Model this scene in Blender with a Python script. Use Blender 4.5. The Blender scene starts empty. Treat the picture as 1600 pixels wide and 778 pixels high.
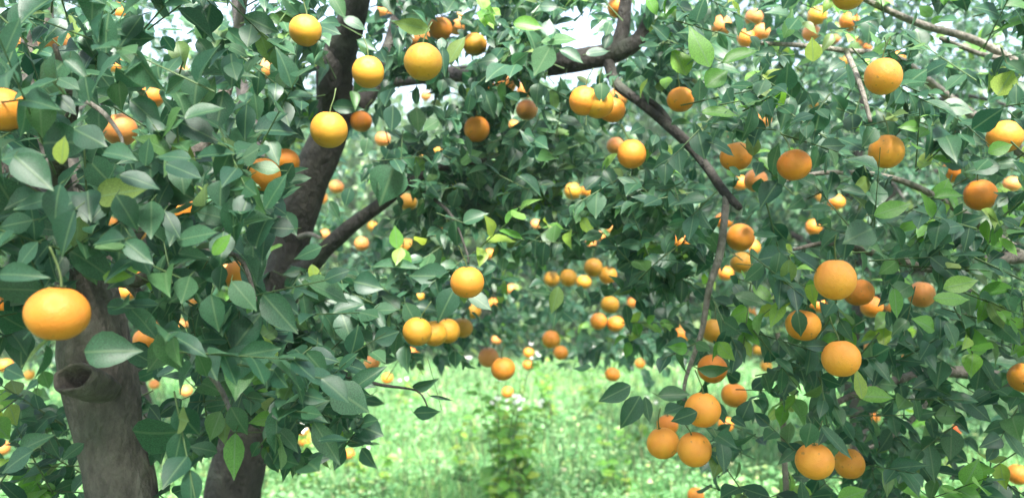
import bpy, bmesh, math, random
import numpy as np
from mathutils import Vector, Matrix, noise as mnoise

random.seed(7)
rng = np.random.default_rng(11)
S = bpy.context.scene
COL = S.collection
R = math.radians

# ------------------------------------------------------------------ camera
FP, CX, CY, EYE = 1200.0, 800.0, 389.0, 1.55        # focal length in photo pixels, image centre, eye height
cam_d = bpy.data.cameras.new('camera')
cam_d.lens = 27.0; cam_d.sensor_width = 36.0
cam_d.clip_start = 0.02; cam_d.clip_end = 1000
cam_d.dof.use_dof = True; cam_d.dof.focus_distance = 1.55; cam_d.dof.aperture_fstop = 2.6
cam = bpy.data.objects.new('camera', cam_d); COL.objects.link(cam)
cam.location = (0, 0, EYE); cam.rotation_euler = (R(90), 0, 0)
S.camera = cam

# ------------------------------------------------------------------ sky, sun, exposure
SUN_EL, SUN_AZ = 55.0, -165.0                          # azimuth: degrees to the left of straight ahead (+Y)
W = bpy.data.worlds.new('World'); S.world = W; W.use_nodes = True
nt = W.node_tree; nt.nodes.clear()
sky = nt.nodes.new('ShaderNodeTexSky'); sky.sky_type = 'NISHITA'; sky.sun_disc = False
sky.sun_elevation = R(SUN_EL); sky.sun_rotation = R(-SUN_AZ)
sky.air_density = 1.0; sky.dust_density = 2.5; sky.ozone_density = 1.0
hs = nt.nodes.new('ShaderNodeHueSaturation'); hs.inputs['Saturation'].default_value = 0.72
bg = nt.nodes.new('ShaderNodeBackground'); bg.inputs['Strength'].default_value = 0.15
wo = nt.nodes.new('ShaderNodeOutputWorld')
nt.links.new(sky.outputs[0], hs.inputs['Color']); nt.links.new(hs.outputs[0], bg.inputs[0]); nt.links.new(bg.outputs[0], wo.inputs[0])
sl = bpy.data.lights.new('sun', 'SUN'); sl.energy = 5.0; sl.angle = R(18); sl.color = (1.0, 0.96, 0.88)
so = bpy.data.objects.new('sun', sl); COL.objects.link(so)
sdir = Vector((-math.sin(R(SUN_AZ)) * math.cos(R(SUN_EL)), math.cos(R(SUN_AZ)) * math.cos(R(SUN_EL)), math.sin(R(SUN_EL))))
so.rotation_euler = sdir.to_track_quat('Z', 'Y').to_euler()
so.location = sdir * 30
S.view_settings.view_transform = 'Standard'; S.view_settings.look = 'None'
S.view_settings.gamma = 1.0; S.view_settings.exposure = 2.0
S.render.engine = 'CYCLES'
S.cycles.max_bounces = 8; S.cycles.transmission_bounces = 6; S.cycles.diffuse_bounces = 4

# ------------------------------------------------------------------ helpers
def at(px, py, Y):
    return Vector(((px - CX) / FP * Y, Y, EYE - (py - CY) / FP * Y))

def tag(o, label=None, cat=None, group=None, kind=None):
    if label: o['label'] = label
    if cat: o['category'] = cat
    if group: o['group'] = group
    if kind: o['kind'] = kind
    return o

def empty(name, loc):
    o = bpy.data.objects.new(name, None); COL.objects.link(o)
    o.location = loc; o.empty_display_size = 0.05
    return o

def link(name, me, parent=None, loc=None):
    o = bpy.data.objects.new(name, me); COL.objects.link(o)
    if parent is not None: o.parent = parent
    if loc is not None: o.location = loc
    return o

def mesh_np(name, verts, faces, mats, uvs=None, smooth=True, midx=None):
    """verts (n,3), faces (m,k) all the same size k, uvs (m*k,2)"""
    me = bpy.data.meshes.new(name)
    verts = np.asarray(verts, dtype=np.float32); faces = np.asarray(faces, dtype=np.int32)
    m, k = faces.shape
    me.vertices.add(len(verts)); me.vertices.foreach_set('co', verts.ravel())
    me.loops.add(m * k); me.loops.foreach_set('vertex_index', faces.ravel())
    me.polygons.add(m)
    me.polygons.foreach_set('loop_start', np.arange(0, m * k, k, dtype=np.int32))
    me.polygons.foreach_set('loop_total', np.full(m, k, dtype=np.int32))
    for mt in (mats if isinstance(mats, (list, tuple)) else [mats]): me.materials.append(mt)
    if midx is not None: me.polygons.foreach_set('material_index', np.asarray(midx, dtype=np.int32))
    if uvs is not None:
        ul = me.uv_layers.new(name='UVMap'); ul.data.foreach_set('uv', np.asarray(uvs, dtype=np.float32).ravel())
    me.update(calc_edges=True)
    me.polygons.foreach_set('use_smooth', np.full(m, smooth, dtype=bool))
    me.validate()
    return me

def mat(name):
    m = bpy.data.materials.new(name); m.use_nodes = True
    nt = m.node_tree; b = nt.nodes['Principled BSDF']
    return m, nt, b

def N(nt, typ, **kw):
    n = nt.nodes.new(typ)
    for k, v in kw.items():
        if k in n.inputs: n.inputs[k].default_value = v
        else: setattr(n, k, v)
    return n

def ramp(nt, fac, stops):
    r = nt.nodes.new('ShaderNodeValToRGB')
    while len(r.color_ramp.elements) < len(stops): r.color_ramp.elements.new(0.5)
    for e, (p, c) in zip(r.color_ramp.elements, stops):
        e.position = p; e.color = (*c, 1)
    nt.links.new(fac, r.inputs[0])
    return r

# ------------------------------------------------------------------ materials
def leaf_material(name, stops, trans=0.34, rough=0.42):
    m, nt, b = mat(name); L = nt.links
    out = nt.nodes['Material Output']
    geo = N(nt, 'ShaderNodeNewGeometry'); oi = N(nt, 'ShaderNodeObjectInfo')
    add = N(nt, 'ShaderNodeMath', operation='ADD'); L.new(geo.outputs['Random Per Island'], add.inputs[0]); L.new(oi.outputs['Random'], add.inputs[1])
    fr = N(nt, 'ShaderNodeMath', operation='FRACT'); L.new(add.outputs[0], fr.inputs[0])
    rp = ramp(nt, fr.outputs[0], stops)
    tc = N(nt, 'ShaderNodeTexCoord')
    # blotches
    nz = N(nt, 'ShaderNodeTexNoise'); nz.inputs['Scale'].default_value = 38; nz.inputs['Detail'].default_value = 3
    L.new(tc.outputs['Object'], nz.inputs['Vector'])
    mr = N(nt, 'ShaderNodeMapRange'); mr.inputs[1].default_value = 0.3; mr.inputs[2].default_value = 0.75; mr.inputs[3].default_value = 0.65; mr.inputs[4].default_value = 1.45
    L.new(nz.outputs[0], mr.inputs[0])
    hv = N(nt, 'ShaderNodeHueSaturation'); L.new(rp.outputs[0], hv.inputs['Color']); L.new(mr.outputs[0], hv.inputs['Value'])
    # midrib and side veins from the blade's own UV
    uv = N(nt, 'ShaderNodeSeparateXYZ'); L.new(tc.outputs['UV'], uv.inputs[0])
    sx = N(nt, 'ShaderNodeMath', operation='SUBTRACT'); L.new(uv.outputs[0], sx.inputs[0]); sx.inputs[1].default_value = 0.5
    ab = N(nt, 'ShaderNodeMath', operation='ABSOLUTE'); L.new(sx.outputs[0], ab.inputs[0])
    mid = N(nt, 'ShaderNodeMapRange'); mid.inputs[1].default_value = 0.015; mid.inputs[2].default_value = 0.05; mid.inputs[3].default_value = 0.5; mid.inputs[4].default_value = 0.0
    L.new(ab.outputs[0], mid.inputs[0])
    vy = N(nt, 'ShaderNodeMath', operation='MULTIPLY_ADD'); L.new(ab.outputs[0], vy.inputs[0]); vy.inputs[1].default_value = -0.9; L.new(uv.outputs[1], vy.inputs[2])
    vs = N(nt, 'ShaderNodeMath', operation='MULTIPLY'); L.new(vy.outputs[0], vs.inputs[0]); vs.inputs[1].default_value = 62
    vn = N(nt, 'ShaderNodeMath', operation='SINE'); L.new(vs.outputs[0], vn.inputs[0])
    vr = N(nt, 'ShaderNodeMapRange'); vr.inputs[1].default_value = 0.8; vr.inputs[2].default_value = 1.0; vr.inputs[3].default_value = 0.0; vr.inputs[4].default_value = 0.08
    L.new(vn.outputs[0], vr.inputs[0])
    mx = N(nt, 'ShaderNodeMath', operation='MAXIMUM'); L.new(mid.outputs[0], mx.inputs[0]); L.new(vr.outputs[0], mx.inputs[1])
    mixv = N(nt, 'ShaderNodeMix', data_type='RGBA'); L.new(mx.outputs[0], mixv.inputs[0]); L.new(hv.outputs[0], mixv.inputs[6]); mixv.inputs[7].default_value = (0.14, 0.23, 0.11, 1)
    # the underside is paler and duller
    bk = N(nt, 'ShaderNodeMix', data_type='RGBA'); L.new(geo.outputs['Backfacing'], bk.inputs[0])
    L.new(mixv.outputs[2], bk.inputs[6])
    h2 = N(nt, 'ShaderNodeHueSaturation'); h2.inputs['Value'].default_value = 1.28; h2.inputs['Saturation'].default_value = 0.8
    L.new(mixv.outputs[2], h2.inputs['Color']); L.new(h2.outputs[0], bk.inputs[7])
    L.new(bk.outputs[2], b.inputs['Base Color'])
    ro = N(nt, 'ShaderNodeMapRange'); L.new(geo.outputs['Backfacing'], ro.inputs[0]); ro.inputs[3].default_value = rough; ro.inputs[4].default_value = 0.6
    L.new(ro.outputs[0], b.inputs['Roughness'])
    b.inputs['Specular IOR Level'].default_value = 0.5
    bp = N(nt, 'ShaderNodeBump'); bp.inputs['Strength'].default_value = 0.25; bp.inputs['Distance'].default_value = 0.0012
    sm = N(nt, 'ShaderNodeMath', operation='ADD'); L.new(mx.outputs[0], sm.inputs[0]); L.new(nz.outputs[0], sm.inputs[1])
    L.new(sm.outputs[0], bp.inputs['Height']); L.new(bp.outputs[0], b.inputs['Normal'])
    tr = N(nt, 'ShaderNodeBsdfTranslucent')
    h3 = N(nt, 'ShaderNodeHueSaturation'); h3.inputs['Value'].default_value = 2.2; h3.inputs['Saturation'].default_value = 1.1; h3.inputs['Hue'].default_value = 0.485
    L.new(bk.outputs[2], h3.inputs['Color']); L.new(h3.outputs[0], tr.inputs['Color'])
    ms = N(nt, 'ShaderNodeMixShader'); ms.inputs[0].default_value = trans
    L.new(b.outputs[0], ms.inputs[1]); L.new(tr.outputs[0], ms.inputs[2]); L.new(ms.outputs[0], out.inputs[0])
    return m

M_LEAF = leaf_material('orange_leaf', [(0.0, (0.018, 0.066, 0.040)), (0.3, (0.026, 0.085, 0.048)), (0.6, (0.038, 0.108, 0.058)), (0.88, (0.050, 0.125, 0.062)), (0.97, (0.070, 0.165, 0.050)), (1.0, (0.13, 0.19, 0.05))])
M_YOUNG = leaf_material('young_orange_leaf', [(0.0, (0.075, 0.21, 0.035)), (0.6, (0.12, 0.28, 0.045)), (1.0, (0.25, 0.33, 0.06))], trans=0.4)
M_FARLEAF = leaf_material('far_orange_leaf', [(0.0, (0.030, 0.080, 0.032)), (0.5, (0.050, 0.120, 0.042)), (0.85, (0.075, 0.16, 0.05)), (1.0, (0.16, 0.24, 0.06))], trans=0.32)
LEAF_MATS = [M_LEAF, M_YOUNG]

def bark_material(name, c0, c1, c2):
    m, nt, b = mat(name); L = nt.links
    tc = N(nt, 'ShaderNodeTexCoord')
    mp = N(nt, 'ShaderNodeMapping'); mp.inputs['Scale'].default_value = (1, 1, 0.6); L.new(tc.outputs['Object'], mp.inputs[0])
    n1 = N(nt, 'ShaderNodeTexNoise'); n1.inputs['Scale'].default_value = 34; n1.inputs['Detail'].default_value = 8; n1.inputs['Roughness'].default_value = 0.65
    L.new(mp.outputs[0], n1.inputs['Vector'])
    rp = ramp(nt, n1.outputs[0], [(0.3, c0), (0.52, c1), (0.75, c2)])
    n2 = N(nt, 'ShaderNodeTexNoise'); n2.inputs['Scale'].default_value = 7; n2.inputs['Detail'].default_value = 4; L.new(tc.outputs['Object'], n2.inputs['Vector'])
    mk = N(nt, 'ShaderNodeMapRange'); mk.inputs[1].default_value = 0.56; mk.inputs[2].default_value = 0.72; mk.inputs[3].default_value = 0; mk.inputs[4].default_value = 0.55
    L.new(n2.outputs[0], mk.inputs[0])
    mx = N(nt, 'ShaderNodeMix', data_type='RGBA'); L.new(mk.outputs[0], mx.inputs[0]); L.new(rp.outputs[0], mx.inputs[6]); mx.inputs[7].default_value = (0.11, 0.12, 0.09, 1)
    L.new(mx.outputs[2], b.inputs['Base Color']); b.inputs['Roughness'].default_value = 0.85
    n3 = N(nt, 'ShaderNodeTexNoise'); n3.inputs['Scale'].default_value = 80; n3.inputs['Detail'].default_value = 6; L.new(mp.outputs[0], n3.inputs['Vector'])
    ad = N(nt, 'ShaderNodeMath', operation='ADD'); L.new(n1.outputs[0], ad.inputs[0]); L.new(n3.outputs[0], ad.inputs[1])
    bp = N(nt, 'ShaderNodeBump'); bp.inputs['Strength'].default_value = 1.0; bp.inputs['Distance'].default_value = 0.012
    L.new(ad.outputs[0], bp.inputs['Height']); L.new(bp.outputs[0], b.inputs['Normal'])
    return m
M_BARK = bark_material('grey_brown_bark', (0.05, 0.044, 0.038), (0.115, 0.10, 0.085), (0.19, 0.172, 0.148))
M_BARKD = bark_material('dark_bark', (0.016, 0.014, 0.013), (0.036, 0.032, 0.028), (0.075, 0.068, 0.06))  # same bark pattern in darker tones
M_TWIG = bark_material('pale_twig_bark', (0.10, 0.09, 0.075), (0.20, 0.18, 0.155), (0.32, 0.29, 0.26))
M_GTWIG, _nt, _b = mat('green_twig'); _b.inputs['Base Color'].default_value = (0.06, 0.11, 0.035, 1); _b.inputs['Roughness'].default_value = 0.6

def peel_material():
    m, nt, b = mat('orange_peel'); L = nt.links
    oi = N(nt, 'ShaderNodeObjectInfo'); tc = N(nt, 'ShaderNodeTexCoord')
    nz = N(nt, 'ShaderNodeTexNoise'); nz.inputs['Scale'].default_value = 2.2; nz.inputs['Detail'].default_value = 3
    vadd = N(nt, 'ShaderNodeVectorMath', operation='ADD'); L.new(tc.outputs['Object'], vadd.inputs[0])
    cmb = N(nt, 'ShaderNodeCombineXYZ'); L.new(oi.outputs['Random'], cmb.inputs[0]); L.new(oi.outputs['Random'], cmb.inputs[2])
    L.new(cmb.outputs[0], vadd.inputs[1]); L.new(vadd.outputs[0], nz.inputs['Vector'])
    mr = N(nt, 'ShaderNodeMapRange'); mr.inputs[1].default_value = 0.3; mr.inputs[2].default_value = 0.7; mr.inputs[3].default_value = 0.495; mr.inputs[4].default_value = 0.505
    L.new(nz.outputs[0], mr.inputs[0])
    mr2 = N(nt, 'ShaderNodeMapRange'); mr2.inputs[1].default_value = 0.3; mr2.inputs[2].default_value = 0.7; mr2.inputs[3].default_value = 0.95; mr2.inputs[4].default_value = 1.03
    L.new(nz.outputs[0], mr2.inputs[0])
    hs = N(nt, 'ShaderNodeHueSaturation'); L.new(oi.outputs['Color'], hs.inputs['Color']); L.new(mr.outputs[0], hs.inputs['Hue']); L.new(mr2.outputs[0], hs.inputs['Value'])
    # small scars
    v2 = N(nt, 'ShaderNodeTexNoise'); v2.inputs['Scale'].default_value = 7; v2.inputs['Detail'].default_value = 2; L.new(vadd.outputs[0], v2.inputs['Vector'])
    sc = N(nt, 'ShaderNodeMapRange'); sc.inputs[1].default_value = 0.66; sc.inputs[2].default_value = 0.74; sc.inputs[3].default_value = 0; sc.inputs[4].default_value = 0.6; L.new(v2.outputs[0], sc.inputs[0])
    mx = N(nt, 'ShaderNodeMix', data_type='RGBA'); L.new(sc.outputs[0], mx.inputs[0]); L.new(hs.outputs[0], mx.inputs[6]); mx.inputs[7].default_value = (0.30, 0.16, 0.05, 1)
    L.new(mx.outputs[2], b.inputs['Base Color'])
    b.inputs['Roughness'].default_value = 0.42; b.inputs['Specular IOR Level'].default_value = 0.45
    vo = N(nt, 'ShaderNodeTexVoronoi'); vo.inputs['Scale'].default_value = 45; L.new(tc.outputs['Object'], vo.inputs['Vector'])
    bp = N(nt, 'ShaderNodeBump'); bp.inputs['Strength'].default_value = 0.22; bp.inputs['Distance'].default_value = 0.02; bp.invert = False
    L.new(vo.outputs['Distance'], bp.inputs['Height']); L.new(bp.outputs[0], b.inputs['Normal'])
    return m
M_PEEL = peel_material()
M_CALYX, _nt, _b = mat('calyx_green'); _b.inputs['Base Color'].default_value = (0.09, 0.13, 0.04, 1); _b.inputs['Roughness'].default_value = 0.7

def grass_material():
    m, nt, b = mat('meadow_grass'); L = nt.links
    geo = N(nt, 'ShaderNodeNewGeometry'); out = nt.nodes['Material Output']
    rp = ramp(nt, geo.outputs['Random Per Island'], [(0.0, (0.08, 0.22, 0.075)), (0.5, (0.16, 0.35, 0.14)), (0.85, (0.25, 0.42, 0.20)), (0.96, (0.34, 0.44, 0.15)), (1.0, (0.42, 0.38, 0.26))])
    nz = N(nt, 'ShaderNodeTexNoise'); nz.inputs['Scale'].default_value = 0.9; L.new(geo.outputs['Position'], nz.inputs['Vector'])
    mr = N(nt, 'ShaderNodeMapRange'); mr.inputs[1].default_value = 0.3; mr.inputs[2].default_value = 0.7; mr.inputs[3].default_value = 0.75; mr.inputs[4].default_value = 1.35; L.new(nz.outputs[0], mr.inputs[0])
    hs = N(nt, 'ShaderNodeHueSaturation'); L.new(rp.outputs[0], hs.inputs['Color']); L.new(mr.outputs[0], hs.inputs['Value'])
    L.new(hs.outputs[0], b.inputs['Base Color']); b.inputs['Roughness'].default_value = 0.45
    tr = N(nt, 'ShaderNodeBsdfTranslucent'); h3 = N(nt, 'ShaderNodeHueSaturation'); h3.inputs['Value'].default_value = 1.6; L.new(hs.outputs[0], h3.inputs['Color']); L.new(h3.outputs[0], tr.inputs[0])
    ms = N(nt, 'ShaderNodeMixShader'); ms.inputs[0].default_value = 0.35; L.new(b.outputs[0], ms.inputs[1]); L.new(tr.outputs[0], ms.inputs[2]); L.new(ms.outputs[0], out.inputs[0])
    return m
M_GRASS = grass_material()
M_STALK, _nt, _b = mat('dry_weed_stalk'); _b.inputs['Base Color'].default_value = (0.07, 0.08, 0.04, 1); _b.inputs['Roughness'].default_value = 0.8
M_PETAL, _nt, _b = mat('white_petal'); _b.inputs['Base Color'].default_value = (0.80, 0.78, 0.80, 1); _b.inputs['Roughness'].default_value = 0.6
M_DISC, _nt, _b = mat('yellow_flower_disc'); _b.inputs['Base Color'].default_value = (0.6, 0.42, 0.05, 1)

def ground_material():
    m, nt, b = mat('meadow_soil'); L = nt.links
    geo = N(nt, 'ShaderNodeNewGeometry')
    n1 = N(nt, 'ShaderNodeTexNoise'); n1.inputs['Scale'].default_value = 3.0; n1.inputs['Detail'].default_value = 8; L.new(geo.outputs['Position'], n1.inputs['Vector'])
    rp = ramp(nt, n1.outputs[0], [(0.3, (0.05, 0.11, 0.03)), (0.5, (0.09, 0.19, 0.05)), (0.7, (0.14, 0.26, 0.07))])
    L.new(rp.outputs[0], b.inputs['Base Color']); b.inputs['Roughness'].default_value = 0.95
    n2 = N(nt, 'ShaderNodeTexNoise'); n2.inputs['Scale'].default_value = 30; n2.inputs['Detail'].default_value = 6; L.new(geo.outputs['Position'], n2.inputs['Vector'])
    bp = N(nt, 'ShaderNodeBump'); bp.inputs['Strength'].default_value = 0.8; bp.inputs['Distance'].default_value = 0.05; L.new(n2.outputs[0], bp.inputs['Height']); L.new(bp.outputs[0], b.inputs['Normal'])
    return m
M_SOIL = ground_material()

# ------------------------------------------------------------------ ground
def ground_z(x, y):
    return 0.05 * np.sin(x * 0.55 + 1.0) * np.cos(y * 0.42) + 0.03 * np.sin(x * 1.7 + y * 1.1)
gn = 140
u = np.linspace(-1, 1, gn); gx = np.sign(u) * (np.abs(u) ** 2.6) * 300
GX, GY = np.meshgrid(gx, gx)
GZ = ground_z(GX, GY) * np.exp(-(GX ** 2 + GY ** 2) / 2500.0)
gv = np.stack([GX.ravel(), GY.ravel(), GZ.ravel()], 1)
ii = np.arange(gn * gn).reshape(gn, gn)
gf = np.stack([ii[:-1, :-1].ravel(), ii[:-1, 1:].ravel(), ii[1:, 1:].ravel(), ii[1:, :-1].ravel()], 1)
tag(link('ground', mesh_np('ground', gv, gf, M_SOIL)), kind='structure')

# ------------------------------------------------------------------ wood
def catmull(pts, rad, n):
    P = [Vector(p) for p in pts]; out = []; ro = []
    for i in range(len(P) - 1):
        p0 = P[max(i - 1, 0)]; p1 = P[i]; p2 = P[i + 1]; p3 = P[min(i + 2, len(P) - 1)]
        for j in range(n):
            t = j / n
            q = 0.5 * ((2 * p1) + (p2 - p0) * t + (2 * p0 - 5 * p1 + 4 * p2 - p3) * t * t + (3 * p1 - p0 - 3 * p2 + p3) * t ** 3)
            out.append(q); ro.append(rad[i] * (1 - t) + rad[i + 1] * t)
    out.append(P[-1]); ro.append(rad[-1])
    return out, ro

def tube_arrays(pts, rad, n=5, sides=12, bump=0.0, freq=9.0, seed=0.0):
    C, rr = catmull(pts, rad, n)
    V = []; F = []
    up = Vector((0.13, -0.9, 0.2)).normalized()
    for i, (c, r) in enumerate(zip(C, rr)):
        d = (C[min(i + 1, len(C) - 1)] - C[max(i - 1, 0)]).normalized()
        a = (up - d * up.dot(d))
        if a.length < 1e-3: a = Vector((1, 0, 0))
        a.normalize(); b = d.cross(a)
        for k in range(sides):
            th = 2 * math.pi * k / sides
            v = a * math.cos(th) + b * math.sin(th)
            q = c + v * r
            f = 1.0
            if bump:
                f += bump * mnoise.noise(Vector((q.x * freq, q.y * freq, q.z * freq * 0.6 + seed))) + 0.5 * bump * mnoise.noise(Vector((q.x * freq * 3, q.y * freq * 3, q.z * freq * 1.2 + seed)))
            V.append(c + v * (r * f))
    m = len(C)
    for i in range(m - 1):
        for k in range(sides):
            k2 = (k + 1) % sides
            F.append((i * sides + k, i * sides + k2, (i + 1) * sides + k2, (i + 1) * sides + k))
    # rounded end
    V.append(C[-1] + (C[-1] - C[-2]).normalized() * rr[-1] * 0.6); e = len(V) - 1
    for k in range(sides):
        F.append(((m - 1) * sides + k, (m - 1) * sides + (k + 1) % sides, e, e))
    return V, F

def tube(name, pts, rad, m, parent, n=5, sides=12, bump=0.0, freq=9.0, label=None):
    V, F = tube_arrays(pts, rad, n, sides, bump, freq, seed=len(pts) * 1.7)
    loc = parent.location if parent is not None else Vector((0, 0, 0))
    V = [(v - loc)[:] for v in V]
    me = bpy.data.meshes.new(name)
    me.from_pydata(V, [], [tuple(f[:3]) if f[2] == f[3] else f for f in F])
    me.materials.append(m); me.polygons.foreach_set('use_smooth', np.ones(len(F), dtype=bool)); me.update()
    o = link(name, me, parent)
    if label: o['label'] = label
    return o

def px_path(spec):
    """[(px, py, distance, width in photo pixels)] -> points, radii"""
    return [at(a, b, Y) for a, b, Y, w in spec], [w * Y / FP / 2 for a, b, Y, w in spec]

# --- the three near trees (each an Empty at the foot of its trunk)
treeA = tag(empty('orange_tree', at(265, 389 + 1.55 * 1200 / 1.78, 1.78)), 'near orange tree at the left with a thick pale trunk and a hollow knot', 'tree', 'orange trees of the grove')
treeB = tag(empty('orange_tree', at(300, 389 + 1.55 * 1200 / 2.7, 2.7)), 'dark-trunked orange tree leaning right, forking high up left of the middle', 'tree', 'orange trees of the grove')
treeC = tag(empty('orange_tree', at(1760, 389 + 1.55 * 1200 / 2.5, 2.5)), 'bushy orange tree filling the right side with thin pale bare twigs', 'tree', 'orange trees of the grove')
for t in (treeA, treeB, treeC): t.location.z = 0

specA = [(265, 1460, 1.78, 120), (240, 1150, 1.77, 105), (205, 900, 1.76, 98), (192, 778, 1.75, 98), (172, 690, 1.75, 101), (160, 620, 1.75, 106), (150, 550, 1.75, 108), (140, 480, 1.76, 92), (120, 400, 1.8, 80), (98, 290, 1.9, 66), (70, 170, 2.0, 55), (60, 20, 2.1, 42), (80, -160, 2.2, 28), (110, -330, 2.3, 12)]
P, Rr = px_path(specA); P[0].z = -0.1
tube('trunk', P, Rr, M_BARK, treeA, n=8, sides=28, bump=0.10, freq=10)
for spec in ([(140, 470, 1.78, 50), (175, 400, 1.85, 42), (230, 330, 1.95, 34), (300, 250, 2.05, 26), (350, 150, 2.1, 20), (380, 0, 2.1, 14), (400, -160, 2.1, 8)],
             [(110, 360, 1.86, 44), (40, 300, 1.8, 34), (-60, 220, 1.7, 26), (-160, 120, 1.65, 18), (-240, 0, 1.7, 8)],
             [(98, 300, 1.9, 34), (90, 230, 1.65, 24), (115, 170, 1.45, 15), (100, 120, 1.4, 11), (85, 70, 1.38, 7)],
             [(120, 400, 1.8, 34), (200, 440, 1.6, 22), (290, 400, 1.45, 14), (370, 400, 1.4, 8), (400, 470, 1.38, 5)],
             [(200, 440, 1.6, 18), (270, 520, 1.5, 13), (340, 600, 1.45, 9), (365, 660, 1.42, 5)]):
    P, Rr = px_path(spec); tube('branch', P, Rr, M_TWIG if spec[0][3] < 30 else M_BARK, treeA, n=5, sides=10, bump=0.08)
P, Rr = px_path([(138, 160, 1.30, 8), (165, 180, 1.26, 8), (188, 212, 1.23, 6), (192, 232, 1.22, 4)])
tube('branch', P, Rr, M_TWIG, treeA, n=5, sides=8, bump=0.05, label='short pale twig crossing in front of an orange')

# hollow knot: a cut branch stub, a swollen ring of bark round a dark hole
def knot(parent, c, rx, ry):
    # (radius along the ellipse, depth towards the trunk)
    prof = [(1.05, -0.100), (1.22, -0.070), (1.34, -0.036), (1.36, -0.010), (1.28, 0.008), (1.14, 0.014), (1.00, 0.008), (0.90, -0.006), (0.85, -0.026), (0.80, -0.045), (0.62, -0.060), (0.35, -0.068), (0.1, -0.070)]
    nrm = Vector((-0.12, -0.86, 0.42)).normalized(); ux = Vector((1, 0, 0)); ux = (ux - nrm * ux.dot(nrm)).normalized(); uy = nrm.cross(ux)
    if uy.z < 0: uy = -uy
    V = []; F = []; K = 36
    for i, (r, h) in enumerate(prof):
        for k in range(K):
            th = 2 * math.pi * k / K
            w = 1 + 0.06 * math.sin(2 * th + 0.6) + 0.04 * math.sin(5 * th) + (0.10 if i < 7 else 0) * max(0, -math.sin(th))
            q = c + ux * (r * rx * w * math.cos(th)) + uy * (r * ry * w * math.sin(th)) + nrm * h
            q += (q - c).normalized() * 0.004 * mnoise.noise(q * 45)
            V.append((q - parent.location)[:])
    for i in range(len(prof) - 1):
        for k in range(K):
            F.append((i * K + k, i * K + (k + 1) % K, (i + 1) * K + (k + 1) % K, (i + 1) * K + k))
    F.append(tuple((len(prof) - 1) * K + k for k in range(K)))
    me = bpy.data.meshes.new('knot_hollow'); me.from_pydata(V, [], F); me.materials.append(M_BARK)
    me.polygons.foreach_set('use_smooth', np.ones(len(F), dtype=bool)); me.update()
    o = link('knot_hollow', me, parent); o['label'] = 'hollow knot with a swollen rim on the trunk'
knot(treeA, at(120, 590, 1.597), 0.034, 0.024)

specB = [(300, 1120, 2.7, 105), (335, 900, 2.66, 92), (362, 778, 2.64, 86), (378, 690, 2.62, 78), (400, 600, 2.6, 72), (422, 520, 2.6, 66), (440, 440, 2.6, 60), (455, 370, 2.6, 56), (478, 300, 2.58, 58), (500, 245, 2.56, 60), (520, 195, 2.55, 54), (526, 150, 2.54, 54)]
P, Rr = px_path(specB); P[0].z = -0.1
tube('trunk', P, Rr, M_BARKD, treeB, n=8, sides=26, bump=0.10, freq=8)
for spec, m in (([(521, 175, 2.54, 54), (524, 120, 2.48, 54), (536, 70, 2.42, 50), (554, 20, 2.36, 44), (566, -40, 2.3, 34), (570, -130, 2.3, 26), (560, -260, 2.3, 14)], M_BARKD),
                ([(528, 185, 2.55, 34), (575, 150, 2.62, 28), (600, 90, 2.66, 20), (618, 30, 2.7, 15), (640, -80, 2.7, 10)], M_BARKD),
                ([(470, 330, 2.6, 30), (420, 250, 2.75, 26), (380, 150, 2.9, 20), (370, 20, 3.0, 14), (350, -100, 3.0, 8)], M_BARKD),
                ([(448, 430, 2.6, 34), (480, 418, 2.52, 30), (510, 388, 2.46, 26), (553, 350, 2.4, 24), (600, 316, 2.36, 21), (640, 286, 2.33, 15), (690, 262, 2.3, 12), (760, 250, 2.25, 7)], M_BARKD),
                ([(535, 165, 2.54, 40), (600, 128, 2.85, 26), (690, 118, 3.05, 24), (790, 112, 2.8, 28), (880, 98, 2.45, 35), (940, 88, 2.42, 36), (985, 72, 2.38, 28), (1010, 40, 2.36, 20), (1040, -60, 2.3, 12)], M_BARKD),
                ([(955, 86, 2.40, 26), (972, 50, 2.40, 24), (978, 0, 2.40, 20), (990, -90, 2.4, 12)], M_BARKD),
                ([(950, 92, 2.41, 20), (962, 130, 2.36, 17), (1000, 160, 2.28, 15), (1036, 190, 2.2, 15), (1072, 222, 2.1, 16), (1105, 262, 2.0, 15), (1130, 298, 1.95, 14), (1156, 325, 1.9, 11)], M_BARKD),
                ([(1002, 150, 2.28, 10), (1028, 168, 2.24, 10), (1046, 190, 2.2, 9)], M_BARKD),
                ([(1135, 305, 1.94, 10), (1131, 350, 1.9, 12), (1124, 400, 1.88, 13), (1108, 450, 1.88, 11), (1096, 520, 1.88, 9), (1072, 590, 1.88, 6), (1068, 625, 1.88, 4)], M_TWIG),
                ([(455, 375, 2.6, 10), (482, 366, 2.5, 8), (500, 372, 2.42, 6)], M_TWIG),
                ([(640, 286, 2.33, 8), (700, 330, 2.1, 5), (728, 390, 2.0, 3), (732, 412, 1.98, 2.5)], M_BARKD),
                ([(440, 470, 2.6, 22), (480, 530, 2.3, 16), (530, 580, 2.05, 11), (590, 600, 1.95, 6), (650, 610, 1.9, 3), (668, 635, 1.88, 2.4)], M_BARKD)):
    P, Rr = px_path(spec); tube('branch', P, Rr, m, treeB, n=6, sides=12, bump=0.10)
# limb burl left of the fork
P, Rr = px_path([(512, 158, 2.46, 20), (513, 132, 2.43, 38), (515, 104, 2.42, 42), (522, 76, 2.42, 26)])
tube('burl', P, Rr, M_BARKD, treeB, n=6, sides=16, bump=0.16)

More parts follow.
